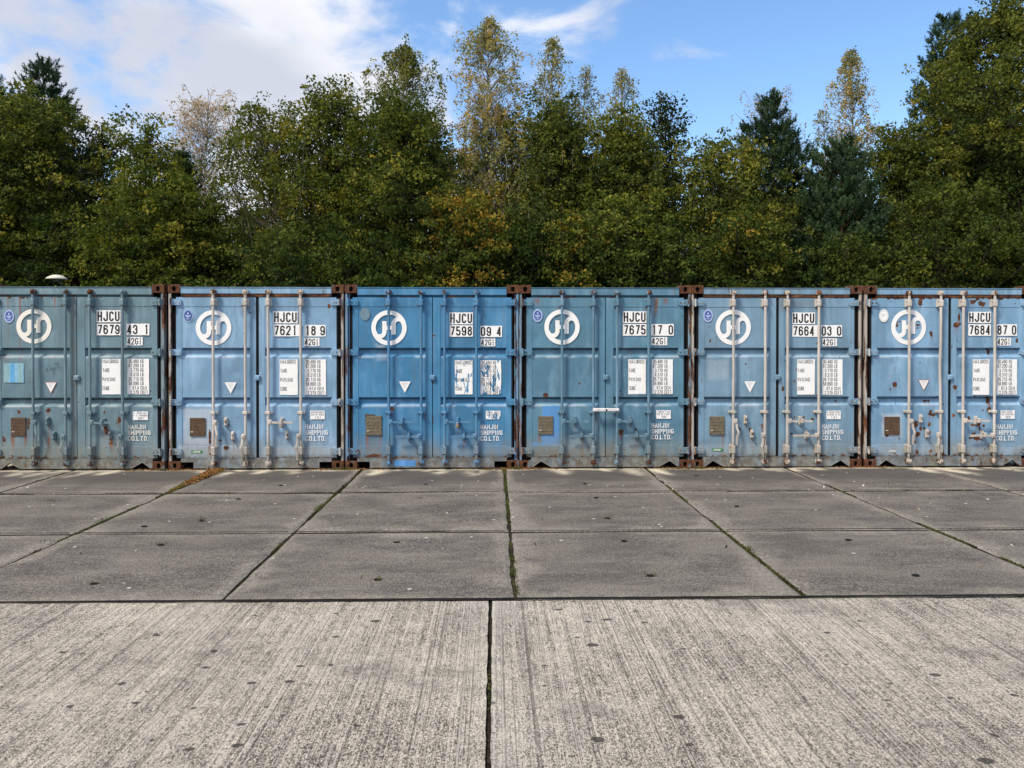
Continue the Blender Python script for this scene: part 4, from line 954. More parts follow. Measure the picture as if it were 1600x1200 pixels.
def road_mat():
    M = Mat('broomed_concrete')
    rot = (0, 0, R(3.6))
    g1 = M.noise(1, 4, .65, stretch=(70, 1.3, 1), rot=rot); g2 = M.noise(1, 3, .65, stretch=(170, 9, 1), rot=rot, off=(2, 1, 0)); g3 = M.noise(1, 2, .5, stretch=(26, .25, 1), rot=rot, off=(7, 1, 0))
    grit = M.math('ADD', M.math('MULTIPLY', M.noise(190, 4, .75, stretch=(1, .6, 1), rot=rot), .60), M.math('MULTIPLY', M.noise(95, 5, .8, stretch=(1, .55, 1), rot=rot, off=(5, 5, 0)), .40)); grit2 = M.noise(190, 2, .6, off=(3, 3, 3)); big = M.noise(1.1, 6, .62, off=(3, 0, 0)); mid = M.noise(7, 6, .7)
    groove = M.math('ADD', M.math('MULTIPLY', g1, .34), M.math('ADD', M.math('MULTIPLY', g2, .42), M.math('MULTIPLY', g3, .24)))
    h = M.math('ADD', M.math('ADD', M.math('MULTIPLY', groove, .95), -.01), M.math('MULTIPLY', M.math('SUBTRACT', grit, .5), 2.6))
    h = M.math('ADD', h, M.math('MULTIPLY', M.math('SUBTRACT', big, .5), .30))
    h = M.math('ADD', M.math('ADD', h, .05), M.math('MULTIPLY', M.math('SUBTRACT', mid, .5), .28))
    line = M.math('MULTIPLY', M.ramp(M.noise(1, 2, .5, stretch=(85, .07, 1), rot=rot, off=(1, 5, 0)), .60, .64), M.ramp(M.noise(5, 4, .6, off=(4, 4, 0)), .32, .5, .25, 1))
    line = M.math('MAXIMUM', line, M.math('MULTIPLY', M.ramp(M.noise(1, 2, .5, stretch=(110, .10, 1), rot=rot, off=(8, 5, 0)), .60, .66), .6))
    c = M.mix(M.ramp(h, .33, .52), (.080, .067, .052), (.47, .41, .325))
    c = M.mix(M.ramp(h, .50, .64, 0, .95), c, (.82, .74, .60))
    c = M.mix(M.math('MULTIPLY', line, .64), c, (.085, .073, .06))
    c = M.mix(M.math('MULTIPLY', M.ramp(M.noise(1, 2, .5, stretch=(90, .09, 1), rot=rot, off=(5.5, 5, 0)), .60, .65), .45), c, (.82, .73, .63))
    c = M.mix(M.ramp(grit2, .32, .42, .55, 0), c, (.07, .064, .057))
    v = M.n('ShaderNodeTexVoronoi', voronoi_dimensions='2D'); v.inputs['Scale'].default_value = 4.2
    mp = M.n('ShaderNodeMapping'); mp.inputs['Scale'].default_value = (.8, 1.1, 1); M.l(M.tc, mp.inputs[0]); M.l(mp.outputs[0], v.inputs['Vector'])
    wob = M.math('MULTIPLY', M.math('SUBTRACT', M.noise(22, 4, .7), .5), .16)
    sel = M.n('ShaderNodeSeparateColor'); M.l(v.outputs['Color'], sel.inputs[0])
    rad = M.math('ADD', .022, M.math('MULTIPLY', M.math('POWER', sel.outputs[1], 2.5), .10))
    dd = M.math('SUBTRACT', M.math('ADD', v.outputs['Distance'], wob), rad)
    clus = M.ramp(M.noise(.7, 2, .5, off=(9, 4, 0)), .40, .60, .74, .05)
    spots = M.math('MULTIPLY', M.ramp(dd, .010, -.008), M.math('GREATER_THAN', sel.outputs[0], clus))
    c = M.mix(M.math('MULTIPLY', spots, .85), c, (.050, .044, .041))
    sn = M.noise(.9, 5, .65, off=(6, 2, 0), dist=.6); c = M.mix(M.ramp(sn, .56, .70, 0, .45), c, (.16, .145, .125))
    cr = M.attr('edge'); c = M.mix(M.math('MULTIPLY', cr, .5), c, (.62, .58, .50))
    M.bump(M.math('SUBTRACT', h, M.math('MULTIPLY', spots, .3)), .8, .012)
    return M.fin(c, .92, .2)
ROAD = road_mat()
parts = []
for (x0, x1, sd) in ((-18, -.038, 1), (-.014, 18, 2)):
    nx = 401; ny = 300
    xs = (x1+(x0-x1)*np.linspace(1, 0, nx)**2.2) if x0 < -1 else (x0+(x1-x0)*np.linspace(0, 1, nx)**2.2); ys = np.linspace(-10, SEAMS_Y[0]-.034, ny)
    X, Y = np.meshgrid(xs, ys, indexing='ij'); Xj = X+np.where((np.abs(X) < .05), (vnoise(X, Y, 9, sd, 4)-.5)*.013, 0)
    Yj = Y+np.where(Y == ys[-1], (vnoise(X, Y, 3.5, sd+5, 4)-.5)*.040, 0)
    e = np.abs(X+.026); wave = vnoise(X*0, Y, .8, 3, 3)
    ed = sstep(.28-e+(vnoise(X, Y, 2.4, sd+2, 4)-.5)*.5, 0, .35)*sstep(wave, .35, .6)*.8
    Zz = .004+(vnoise(X, Y, .5, 3, 2)-.5)*.010
    parts.append((np.stack([Xj, Yj, Zz], -1).reshape(-1, 3), nx, ny, ed, ed*0, ed*0))
tag(join_grids('concrete_road', parts, ROAD), kind='structure')

# ------------------------------------------------------------------ leaves, moss, grass
def quads(name, V4, mat, parent=None, tint=None):
    """V4: (N,4,3) corners"""
    N = len(V4); me = bpy.data.meshes.new(name)
    me.vertices.add(N*4); me.vertices.foreach_set('co', V4.astype(np.float32).ravel())
    me.loops.add(N*4); me.polygons.add(N); me.loops.foreach_set('vertex_index', np.arange(N*4, dtype=np.int32))
    me.polygons.foreach_set('loop_start', (np.arange(N)*4).astype(np.int32))
    if tint is not None: at = me.attributes.new('tint', 'FLOAT', 'FACE'); at.data.foreach_set('value', tint.astype(np.float32))
    me.materials.append(mat); me.update(calc_edges=True)
    o = bpy.data.objects.new(name, me); col.objects.link(o)
    if parent: o.parent = parent
    return o
def unit(v): return v/(np.linalg.norm(v, axis=-1, keepdims=True)+1e-9)
def leaves(Cn, L, Wd, g, up=.3, axis=None):
    N = len(Cn); d = unit(g.normal(size=(N, 3))) if axis is None else unit(axis)
    a = unit(g.normal(size=(N, 3))+np.array((0, -.25, up)))
    s = unit(np.cross(d, a)); sc1 = g.uniform(.5, 1.4, (N, 1)); L = L*sc1; Wd = Wd*sc1*g.uniform(.8, 1.2, (N, 1))
    return np.stack([Cn-d*L*.5, Cn+s*Wd*.5-d*L*.06, Cn+d*L*.5, Cn-s*Wd*.5-d*L*.06], 1)
def leaf_mat(name, stops, trans=.35, rough=.55):
    M = Mat(name); cr = M.n('ShaderNodeValToRGB'); el = cr.color_ramp.elements
    while len(el) > 1: el.remove(el[-1])
    el[0].position = stops[0][0]; el[0].color = stops[0][1]+(1,)
    for p, c in stops[1:]: e = el.new(p); e.color = c+(1,)
    M.l(M.attr('tint'), cr.inputs[0])
    M.fin(cr.outputs[0], rough+.15, .12)
    tr = M.n('ShaderNodeBsdfTranslucent'); hsv = M.n('ShaderNodeHueSaturation'); hsv.inputs['Value'].default_value = 1.3; hsv.inputs['Saturation'].default_value = 1.1
    M.l(cr.outputs[0], hsv.inputs['Color']); M.l(hsv.outputs[0], tr.inputs[0])
    mx = M.n('ShaderNodeMixShader'); mx.inputs[0].default_value = trans; M.l(M.b.outputs[0], mx.inputs[1]); M.l(tr.outputs[0], mx.inputs[2]); M.l(mx.outputs[0], M.out.inputs[0])
    return M.m
GREEN = leaf_mat('leaf_green', [(0, (.028, .048, .010)), (.45, (.082, .110, .018)), (.8, (.165, .175, .027)), (1, (.30, .25, .038))])
OLIVE = leaf_mat('leaf_olive', [(0, (.040, .062, .014)), (.45, (.112, .134, .024)), (.8, (.21, .205, .034)), (1, (.34, .28, .045))])
OCHRE = leaf_mat('leaf_ochre', [(0, (.040, .068, .012)), (.4, (.110, .130, .022)), (.75, (.25, .205, .03)), (1, (.36, .21, .035))])
BIRCHL = leaf_mat('leaf_birch', [(0, (.09, .11, .03)), (.45, (.22, .22, .055)), (.8, (.38, .33, .09)), (1, (.50, .35, .12))])
PALEL = leaf_mat('leaf_pale_gold', [(0, (.24, .19, .12)), (.5, (.42, .32, .20)), (1, (.55, .42, .26))], .45)
NEEDLE = leaf_mat('needle_blue_green', [(0, (.018, .038, .018)), (.5, (.042, .080, .036)), (1, (.095, .145, .062))], .12, .6)
DARKL = leaf_mat('leaf_dark', [(0, (.012, .022, .008)), (.5, (.028, .045, .013)), (1, (.06, .07, .02))], .2)
DEAD = leaf_mat('leaf_dead', [(0, (.09, .045, .02)), (.5, (.25, .12, .04)), (.85, (.36, .20, .07)), (1, (.10, .13, .03))], .15, .8)
MOSS = leaf_mat('moss_green', [(0, (.030, .026, .014)), (.5, (.060, .066, .022)), (1, (.12, .13, .04))], .15, .9)
def bark(name, a, b2, s=12):
    M = Mat(name); n = M.noise(s, 6, .65, stretch=(1, 1, .3)); M.bump(n, .6, .02); return M.fin(M.mix(M.ramp(n, .4, .6), a, b2), .9, .15)
PALEBARK = bark('bark_grey', (.10, .09, .07), (.22, .20, .16))
BARK = bark('bark_brown', (.03, .024, .018), (.075, .06, .045)); BIRCHB = bark('bark_birch', (.09, .08, .07), (.50, .47, .42), 5); PINEB = bark('bark_pine', (.06, .035, .022), (.15, .08, .045))

g = np.random.default_rng(11)
# moss in the joints
MO = []
def joint_moss(xa, ya, xb, yb, n, wd, dens=1.0, seed=0):
    t = g.random(n*3); x = xa+(xb-xa)*t; y = ya+(yb-ya)*t
    keep = vnoise(x*1.0, y*1.0, 2.2, seed+3, 3) < dens
    x, y = x[keep][:n], y[keep][:n]
    if abs(yb-ya) > abs(xb-xa): x = x+g.normal(0, wd, len(x))
    else: y = y+g.normal(0, wd, len(y))
    MO.append(np.stack([x, y, g.uniform(-.012, .000, len(x))], -1))
joint_moss(SEAM_X0, 5.42, SEAM_X0, 11.1, 6500, .0065, .58, 1)
joint_moss(SEAM_X0-2, 7.9, SEAM_X0-2, 11.1, 5000, .007, .62, 2); joint_moss(SEAM_X0-2, 5.4, SEAM_X0-2, 8, 1200, .006, .5, 3)
joint_moss(SEAM_X0+2, 5.4, SEAM_X0+2, 11.1, 5500, .006, .56, 4)
joint_moss(SEAM_X0+4, 5.4, SEAM_X0+4, 11.1, 2500, .006, .5, 5); joint_moss(SEAM_X0-4, 6, SEAM_X0-4, 9.6, 2600, .007, .55, 6)
joint_moss(SEAM_X0-6, 7, SEAM_X0-6, 11, 1500, .006, .5, 16)
joint_moss(-7, SEAMS_Y[2], -2.4, SEAMS_Y[2], 2200, .007, .5, 7); joint_moss(-2.3, SEAMS_Y[2], -.4, SEAMS_Y[2], 1600, .007, .55, 8); joint_moss(2, SEAMS_Y[2], 8, SEAMS_Y[2], 1200, .006, .45, 9)
joint_moss(-.026, 1.5, -.026, 5.3, 160, .003, .36, 11)
MO = np.concatenate(MO)
tag(quads('moss', leaves(MO, .022, .010, g, 1.0), MOSS, tint=np.clip(vnoise(MO[:, 0], MO[:, 1], 3, 4, 3)*1.2-.1+g.normal(0, .15, len(MO)), 0, 1)), 'green and brown moss growing in the joints between the slabs', kind='stuff')
# drift of dead leaves and needles over a joint by the second container
FL = []
n = 5200; t = g.random(n)**.8; y = 9.45+1.68*t; wv = .016+.065*np.clip((y-9.5)/1.2, 0, 1)
FL.append(np.stack([SEAM_X0-4+g.normal(0, 1, n)*wv*.5+.02, y, g.uniform(.0, .02, n)+.02*np.clip((y-9.6), 0, 1)*g.random(n)], -1))
for xe in EDGES[1:]:
    n = 330; FL.append(np.stack([xe+g.normal(0, .30, n), WALL_Y+.02-np.abs(g.normal(0, .045, n)), g.uniform(.002, .012, n)], -1))
FL = np.concatenate(FL)
tn = np.clip(g.normal(.5, .22, len(FL))+np.where((FL[:, 1] < 9.95), .45, 0), 0, 1)
tag(quads('fallen_leaves', leaves(FL, .030, .016, g, 1.6), DEAD, tint=tn), 'rust-brown drift of dead leaves and moss along the joint beside the sky-blue container', kind='stuff')
n = 80; SL = np.stack([g.uniform(-8, 8, n), g.uniform(5.5, 11.0, n), np.full(n, .010)], -1)
tag(quads('scattered_litter', leaves(SL, .036, .018, g, 3.0), leaf_mat('litter', [(0, (.10, .07, .04)), (.5, (.35, .30, .2)), (1, (.6, .57, .5))], .1), tint=g.random(n)), 'tiny pale leaves and chips scattered over the grey paving', kind='stuff')
# lifting-eye holes in the slabs, some sprouting weeds
hm = simple('socket_dark', (.014, .012, .011), .9, .1); hr = simple('socket_rim', (.25, .23, .2), .9, .1, .3, 60)
PITS = [(590, 906), (620, 848), (1018, 903), (1332, 848), (976, 848), (1440, 905), (153, 910), (255, 850), (318, 812), (375, 779), (656, 779), (665, 757), (932, 779), (950, 812), (1154, 794), (1090, 745), (440, 758), (914, 757), (230, 821)]
def gp(px, py):                    # ground point seen at a place of the survey picture
    Y = CAM_H*FPX/(py-542.0); return ((px-772.0)/FPX*Y, Y)
b = MB(); 
for kk, (px, py) in enumerate(PITS):
    x, y = gp(px, py); rr_ = random.Random(kk); n = 12
    P = [(x+(.027+.006*rr_.random())*math.cos(2*math.pi*k_/n), y+(.024+.006*rr_.random())*math.sin(2*math.pi*k_/n)) for k_ in range(n)]
    b.add([(a, c_, .0085) for a, c_ in P], [tuple(range(n))], 0)
tag(b.build('lifting_sockets', [hm], recalc=False), kind='structure')
TU = []
for (px, py) in ((1018, 903), (153, 910), (255, 850), (88, 782), (318, 812), (950, 812), (80, 846), (590, 906)):
    x, y = gp(px, py); n = 16; TU.append(np.stack([x+g.normal(0, .035, n), y+g.normal(0, .025, n), np.full(n, .014)], -1))
for (x, y, n, s_) in ((.15, 5.6, 50, .012), (.15, 6.1, 40, .012), (.14, 10.9, 90, .02), (-1.86, 8.4, 90, .02), (2.15, 6.6, 40, .012), (-4.6, 11.08, 120, .05), (2.85, 11.09, 120, .08), (-2.1, 11.09, 160, .08), (.3, 11.09, 120, .06), (-3.86, 7.9, 40, .02)):
    TU.append(np.stack([x+g.normal(0, s_, n), y+g.normal(0, .02 if y > 11 else .10, n), np.full(n, .014)], -1))
TU = np.concatenate(TU); ax = unit(g.normal(0, .5, (len(TU), 3))+np.array((0, 0, 1.0)))
tag(quads('grass', leaves(TU+ax*.008, .036, .006, g, .2, ax), MOSS, tint=np.clip(g.normal(.75, .2, len(TU)), 0, 1)), 'short weeds sprouting from joints and lifting holes of the slabs', kind='stuff')

# ------------------------------------------------------------------ street lamp behind the row
ly = 23.5; lx = (98-772)/FPX*ly
lamp = empty('street_lamp', (lx, ly, -.07), 'cream mushroom-shaped lamp head rising behind the leftmost container', 'street lamp')
b = MB(); lz = CAM_H+(542-437)/FPX*ly+.07
b.tube([(.12, 0, 0), (.12, 0, 1.2), (.12, 0, lz-.12), (.02, 0, lz-.02)], [.05, .04, .022, .022], 10); b.build('pole', simple('pole_grey', (.035, .035, .04), .6), lamp)
b = MB(); prof = [(.0, .120), (.09, .112), (.16, .088), (.22, .052), (.265, .03), (.285, .005), (.275, -.022), (.25, -.022)]; n = 28
vs = [(r_*math.cos(2*math.pi*k_/n), r_*math.sin(2*math.pi*k_/n), z_+lz) for r_, z_ in prof for k_ in range(n)]
b.add(vs, [(i*n+k_, i*n+(k_+1) % n, (i+1)*n+(k_+1) % n, (i+1)*n+k_) for i in range(len(prof)-1) for k_ in range(n)], 0, True)
o = b.build('lamp_shade', simple('lamp_cream', (.62, .60, .50), .5, var=.06), lamp)
b = MB(); b.add([(.25*math.cos(2*math.pi*k_/n), .25*math.sin(2*math.pi*k_/n), lz-.023) for k_ in range(n)], [tuple(range(n))]); b.tube([(0, 0, lz-.08), (0, 0, lz-.024)], .10, 14); b.build('diffuser', simple('lamp_glass_dull', (.10, .10, .09), .4), lamp)

# ------------------------------------------------------------------ trees
def tube_np(mb, P, r0, r1, n=5):
    k = len(P); mb.tube(P, [r0+(r1-r0)*i/(k-1) for i in range(k)], n, caps=False)
def place(px, top, Y): return (px-772.0)/FPX*Y*1.0, CAM_H+(542.0-top)/FPX*Y
def envelope(kind, t):
    if kind == 'broad': return np.interp(t, [0, .12, .35, .6, .8, .93, 1], [.55, .85, 1, .92, .68, .38, .08])
    if kind == 'tall': return np.interp(t, [0, .15, .4, .65, .85, 1], [.7, 1, .95, .62, .33, .06])
    if kind == 'dome': return np.interp(t, [0, .2, .5, .75, .92, 1], [.8, 1, 1, .88, .6, .15])
def deciduous(px, top, Y, halfw, shape, mat, seed, label, name='broadleaf_tree', lumps=44, clumps=13, lv=36, leaf=.104, base_t=None, tint=(.45, .18), z0=1.6, barkm=BARK, spike=4, dens=1.0, cat='tree', stems=0):
    g = np.random.default_rng(seed); x, H = place(px, top, Y); rad = halfw/FPX*Y*1.25; lumps = int(lumps*1.6)
    if name == 'leafy_shrub': tint = (tint[0]-.24, tint[1])  # shrub leaves coloured darker for the shade under the trees
    root = empty(name, (x, Y, -.07), label, cat, 'trees behind the containers')
    tr = MB(); ph = g.random()*6
    trunk = [np.array((.25*math.sin(ph+z*.5)*(z/H), .2*math.cos(ph+z*.4)*(z/H), z)) for z in np.linspace(0, H*.93, 9)]
    tube_np(tr, trunk, .05+H*.011, .02, 8)
    nL = lumps
    t = (np.arange(nL)+g.random(nL))/nL; t = t**.9
    ang = g.random(nL)*2*math.pi; rr = np.sqrt(g.uniform(.12, 1, nL))
    env = envelope(shape, t)*rad*(.52+.72*g.random(nL))
    z = z0+(H-z0)*t-.25*(1-t)
    LX = np.cos(ang)*env*rr; LY = np.sin(ang)*env*rr
    for k in range(int(spike*2.2)):             # leaders that break the outline
        a = g.random()*6.28; tt = g.uniform(.55, 1.0); e = envelope(shape, tt)*rad*.8
        LX = np.append(LX, math.cos(a)*e); LY = np.append(LY, math.sin(a)*e*.6); z = np.append(z, z0+(H-z0)*tt+g.uniform(.1, .7)*(1 if tt < .95 else 0))
    for k in range(stems):
        a = g.random()*6.28; e = rad*g.uniform(.25, .95); hh = H*g.uniform(.7, .97)
        tube_np(tr, [np.array((math.cos(a)*.2, math.sin(a)*.2, .3)), np.array((math.cos(a)*e*.35, math.sin(a)*e*.3, hh*.4)), np.array((math.cos(a)*e*.75, math.sin(a)*e*.6, hh*.75)), np.array((math.cos(a)*e, math.sin(a)*e*.8, hh))], .05, .008, 5)
    pts = []; tn = []
    for i in range(len(LX)):
        c = np.array((LX[i], LY[i], z[i])); tz = max(.3, c[2]-g.uniform(.5, 1.0)*(.6+math.hypot(c[0], c[1])))
        k = min(int(tz/(H*.93)*8), 7); f = tz/(H*.93)*8-k; s = trunk[k]*(1-f)+trunk[k+1]*f if f <= 1 else trunk[-1]
        mid = (s+c)/2+np.array((0, 0, -.12))+g.normal(0, .08, 3)
        tube_np(tr, [s, mid, c, c+(c-mid)*.3+np.array((0, 0, .25))], .035, .006, 5)
        sL = min(.55, .22+rad*.17)*(1.0 if i < nL else .45); nC = clumps if i < nL else max(4, clumps//2)
        cc = c+np.clip(g.normal(0, 1, (nC, 3)), -1.5, 1.5)*np.array((sL, sL, sL*.8))
        if i >= nL: cc = c+np.stack([g.normal(0, .12, nC), g.normal(0, .12, nC), np.linspace(-.5, .45, nC)], -1)
        lump_t = g.normal(tint[0], tint[1])
        for q_ in cc:
            m = g.random()
            if m < .30: tube_np(tr, [c, (c+q_)/2+g.normal(0, .03, 3), q_], .010, .004, 3)
            nn = int(lv*1.1*g.uniform(.5, 1.4)*dens); sg = g.uniform(.10, .19)
            pts.append(q_+unit(g.normal(0, 1, (nn, 3)))*(g.random((nn, 1))**.5)*2.0*np.array((sg*1.1, sg*1.1, sg*.7)))
            tn.append(np.clip(lump_t+g.normal(0, .15)+g.normal(0, .10, nn), 0, 1))
    P = np.concatenate(pts); T = np.concatenate(tn)
    tr.build('trunk', barkm, root, recalc=False)
    quads('crown', leaves(P, leaf, leaf*.70, g), mat, root, T)
    return root
def birch(px, top, Y, halfw, seed, label, strands=240, per=26, leaf=.058, mat=BIRCHL, tint=(.45, .2), base=1.8, sparse_top=.5, multi=2, gold=None, oval=False):
    g = np.random.default_rng(seed); x, H = place(px, top, Y); rad = halfw/FPX*Y*1.25; leaf *= 1.3; strands = int(strands*1.4)
    root = empty('birch_tree', (x, Y, -.07), label, 'birch tree', 'trees behind the containers')
    tr = MB(); pts = []; tn = []; ax = []
    stems = []
    for m in range(multi):
        dx = g.uniform(-.28, .28)*rad*m; h = H if m == 0 else H*g.uniform(.78, .93); ph = g.random()*6
        st = [np.array((dx*min(1, 2*k/10)+.10*math.sin(ph+k*.8)*(k/10), .2*dx*k/10, h*k/10)) for k in range(11)]
        stems.append((st, h)); tube_np(tr, st, .085, .006, 7)
    for k in range(strands):
        st, h = stems[0 if g.random() < .65 else g.integers(0, multi)]
        t = 1-g.random()**1.15*.86; zz = h*t
        i = min(int(t*10), 9); f = t*10-i; s = st[i]*(1-f)+st[min(i+1, 10)]*f
        a = g.random()*6.28
        e = np.interp(t, [.1, .35, .6, .8, .93, 1], [1, 1, .85, .52, .26, .04])*rad*(.35+1.35*float(vnoise(np.array([a*.8]), np.array([zz]), .9, seed, 2)[0]))
        if oval: e = rad*np.interp(t, [.1, .35, .55, .8, .93, 1], [.5, .8, 1, .95, .7, .35])*(.6+.8*float(vnoise(np.array([a*.8]), np.array([zz]), .9, seed, 2)[0]))
        L = e*g.uniform(.4, 1.15)
        tip = s+np.array((math.cos(a)*L, math.sin(a)*L, L*g.uniform(.25, 1.3)))
        mid = (s+tip)/2+np.array((0, 0, .10*L))
        dl = g.uniform(.35, 1.0)*(.55+.6*(1-t))
        end = tip+np.array((math.cos(a)*.12, math.sin(a)*.12, -dl)); dr_ = (tip+end)/2+np.array((math.cos(a)*.10, math.sin(a)*.10, .12))
        if g.random() < .9: tube_np(tr, [s, mid, tip, dr_, end], .011, .0028, 3)
        n = int(per*g.uniform(.4, 1.5)*(sparse_top+(1-sparse_top)*min(1, (1-t)*3.2)))
        u = g.random(n); seg = np.where(u[:, None] < .25, mid+(tip-mid)*(u[:, None]*4), np.where(u[:, None] < .6, tip+(dr_-tip)*((u[:, None]-.25)/.35), dr_+(end-dr_)*((u[:, None]-.6)/.4)))
        pts.append(seg+g.normal(0, .055, (n, 3))); tb = g.normal(*tint)
        if gold and abs(t-gold[0]) < gold[1]: tb += .35
        tn.append(np.clip(tb+g.normal(0, .14, n), 0, 1))
    P = np.concatenate(pts); T = np.concatenate(tn)
    tr.build('trunk', BIRCHB, root, recalc=False); quads('crown', leaves(P, leaf, leaf*.7, g), mat, root, T)
    return root
def pine(px, top, Y, halfw, seed, label, step=.42, mat=NEEDLE, base=1.2, needles=46, open_=1.0, tintm=.45):
    g = np.random.default_rng(seed); x, H = place(px, top, Y); rad = halfw/FPX*Y*1.15
    root = empty('pine_tree', (x, Y, -.07), label, 'pine tree', 'trees behind the containers')
    tr = MB(); ph = g.random()*6
    ctr = lambda z: np.array((.12*math.sin(ph+z*.6)*z/H, .1*math.cos(ph+z*.5)*z/H, z))
    tube_np(tr, [ctr(z) for z in np.linspace(0, H*.97, 10)], .13, .015, 8)
    S = []; D = []; TN = []
    def shoot(p, d, ln, tb): S.append(p); D.append(unit(np.array(d))*ln); TN.append(tb)
    z = base
    while z < H*.985:
        t = (z-base)/(H-base); e = np.interp(t, [0, .2, .5, .8, .93, 1], [1, 1, .80, .42, .20, .05])*rad
        nb = int(g.integers(5, 8)*(1 if t < .9 else .7)*open_)+1; a0 = g.random()*6
        for k in range(nb):
            a = a0+k*6.283/nb+g.normal(0, .2); L = e*g.uniform(.65, 1.12); dirv = np.array((math.cos(a), math.sin(a), 0))
            rise = g.uniform(.15, .45)+.5*t
            pts = [ctr(z)+dirv*L*u+np.array((0, 0, L*rise*u**1.5)) for u in np.linspace(0, 1, 6)]
            tube_np(tr, pts, .026*(1.15-t)+.006, .006, 4)
            tb = g.normal(tintm, .14)
            nsh = max(4, int(L*10))
            for q_ in range(nsh):
                u = g.uniform(.25, 1.0); i = min(int(u*5), 4); f = u*5-i; p = pts[i]*(1-f)+pts[i+1]*f
                side = np.array((-dirv[1], dirv[0], 0))*g.normal(0, .55)*(1.1-u*.5)*min(L, 1.4)*.5
                p2 = p+side+np.array((0, 0, g.uniform(0, .12)))
                for m in range(3):
                    shoot(p2+g.normal(0, .05, 3), np.array((0, 0, 1.0))*g.uniform(.5, 1.3)+dirv*g.uniform(.1, .8)+g.normal(0, .3, 3), g.uniform(.20, .36), tb+g.normal(0, .08))
            shoot(pts[-1], dirv*.5+np.array((0, 0, 1.0)), .38, tb+.05)
        z += step*g.uniform(.8, 1.2)
    for k in range(3): shoot(ctr(H*.96)+np.array((0, 0, k*.16)), (g.normal(0, .12), g.normal(0, .12), 1), .42, tintm+.05)
    S = np.array(S); D = np.array(D); N = len(S); m = needles
    u = g.random((N, m, 1)); base_ = S[:, None]+D[:, None]*u
    out = unit(g.normal(size=(N, m, 3))); dn = unit(D)[:, None]; out = out-dn*np.sum(out*dn, -1, keepdims=True); out = unit(out)
    axis = unit(out*.75+dn*.8); c = (base_+axis*.042).reshape(-1, 3)
    T = np.repeat(np.array(TN), m)+g.normal(0, .1, N*m)
    tr.build('trunk', PINEB, root, recalc=False); quads('crown', leaves(c, .105, .020, g, .2, axis.reshape(-1, 3)), mat, root, np.clip(T, 0, 1))
    return root
TREES = True
if TREES:
    pine(3, 128, 30, 75, 1, 'dark pine cut off by the left edge of the photograph')
    pine(76, 106, 30.5, 95, 2, 'dark pine whose top pokes above the olive oak at the far left')
    deciduous(60, 165, 27.6, 122, 'broad', OLIVE, 3, 'broad green oak at the far left, in front of the pines', 'oak_tree', lumps=70, tint=(.35, .2))
    deciduous(-40, 190, 27, 90, 'broad', GREEN, 31, 'dark green tree half outside the left edge', lumps=40, tint=(.3, .15))
    deciduous(168, 222, 28.5, 45, 'tall', DARKL, 4, 'small dark spindly tree between the far-left oak and the pale birch', lumps=26, clumps=9, lv=22, tint=(.5, .2), spike=6)
    deciduous(232, 205, 26, 62, 'broad', GREEN, 5, 'small dark green tree with a knobbly top left of the pale birch', lumps=34, clumps=12, lv=26, tint=(.5, .2), spike=6)
    deciduous(262, 300, 25.4, 78, 'dome', GREEN, 6, 'low yellow-green shrub leaning over the first container joint', 'leafy_shrub', lumps=46, tint=(.72, .16), spike=3, cat='shrub')
    pine(287, 243, 27.5, 34, 7, 'little pine tucked beside the pale birch', step=.36)
    birch(327, 166, 30.5, 46, 8, 'pale golden birch with thin open crown, standing apart in the sky', strands=560, per=20, mat=PALEL, leaf=.060, sparse_top=.9, multi=3, tint=(.8, .18), oval=True)
    deciduous(352, 345, 26.5, 55, 'dome', GREEN, 9, 'low green bush in front of the pale birch', 'leafy_shrub', lumps=26, lv=24, tint=(.5, .15), cat='shrub')
    deciduous(440, 180, 27, 92, 'dome', GREEN, 10, 'loose green willow with many thin stems, left of centre', 'willow_tree', lumps=62, clumps=14, lv=24, leaf=.095, tint=(.55, .16), spike=12, stems=16, barkm=PALEBARK)
    deciduous(515, 152, 26.8, 62, 'broad', GREEN, 12, 'upright green tree with two thin leaders, right of the willow', lumps=44, lv=26, tint=(.5, .17), spike=7)
    birch(632, 75, 28.5, 78, 13, 'bushy olive birch with pointed top, left of the tallest birch', strands=520, per=40, leaf=.068, mat=OLIVE, tint=(.6, .2), sparse_top=.7)
    deciduous(625, 175, 26, 90, 'broad', GREEN, 14, 'dense dark green tree in front of the bushy olive birch', lumps=66, clumps=14, lv=30, tint=(.42, .17), spike=5, stems=8)
    birch(765, 30, 28, 64, 15, 'tallest slender birch with wispy drooping top, near the middle', strands=640, per=34, leaf=.062, tint=(.55, .2), sparse_top=.55, gold=(.72, .1))
    deciduous(728, 318, 25, 68, 'dome', OCHRE, 16, 'orange-tinged maple low behind the deep blue container', 'maple_tree', lumps=44, clumps=14, lv=26, tint=(.42, .26), spike=3)
    deciduous(798, 190, 28.5, 66, 'broad', OLIVE, 17, 'narrow dark green tree just right of the tallest birch', lumps=34, lv=24, tint=(.4, .15), spike=5)
    birch(866, 62, 28, 46, 18, 'slender birch with feathery tip right of the tallest one', strands=430, per=32, leaf=.060, tint=(.5, .2), sparse_top=.5)
    birch(912, 102, 28.6, 36, 19, 'thin birch with bare wispy tip between two fuller birches', strands=240, per=28, leaf=.058, tint=(.3, .2), sparse_top=.35, multi=1)
    deciduous(868, 178, 27, 72, 'tall', OLIVE, 20, 'full olive tree below the feathery birch tip', lumps=60, lv=28, tint=(.35, .15), spike=5)
    birch(975, 108, 28, 48, 21, 'birch with nearly bare violet-grey tip right of centre', strands=420, per=30, leaf=.060, tint=(.45, .2), sparse_top=.3)
    deciduous(968, 195, 26.6, 74, 'tall', OLIVE, 22, 'full olive-green tree below the nearly bare birch tip', lumps=60, lv=28, tint=(.42, .15), spike=5)
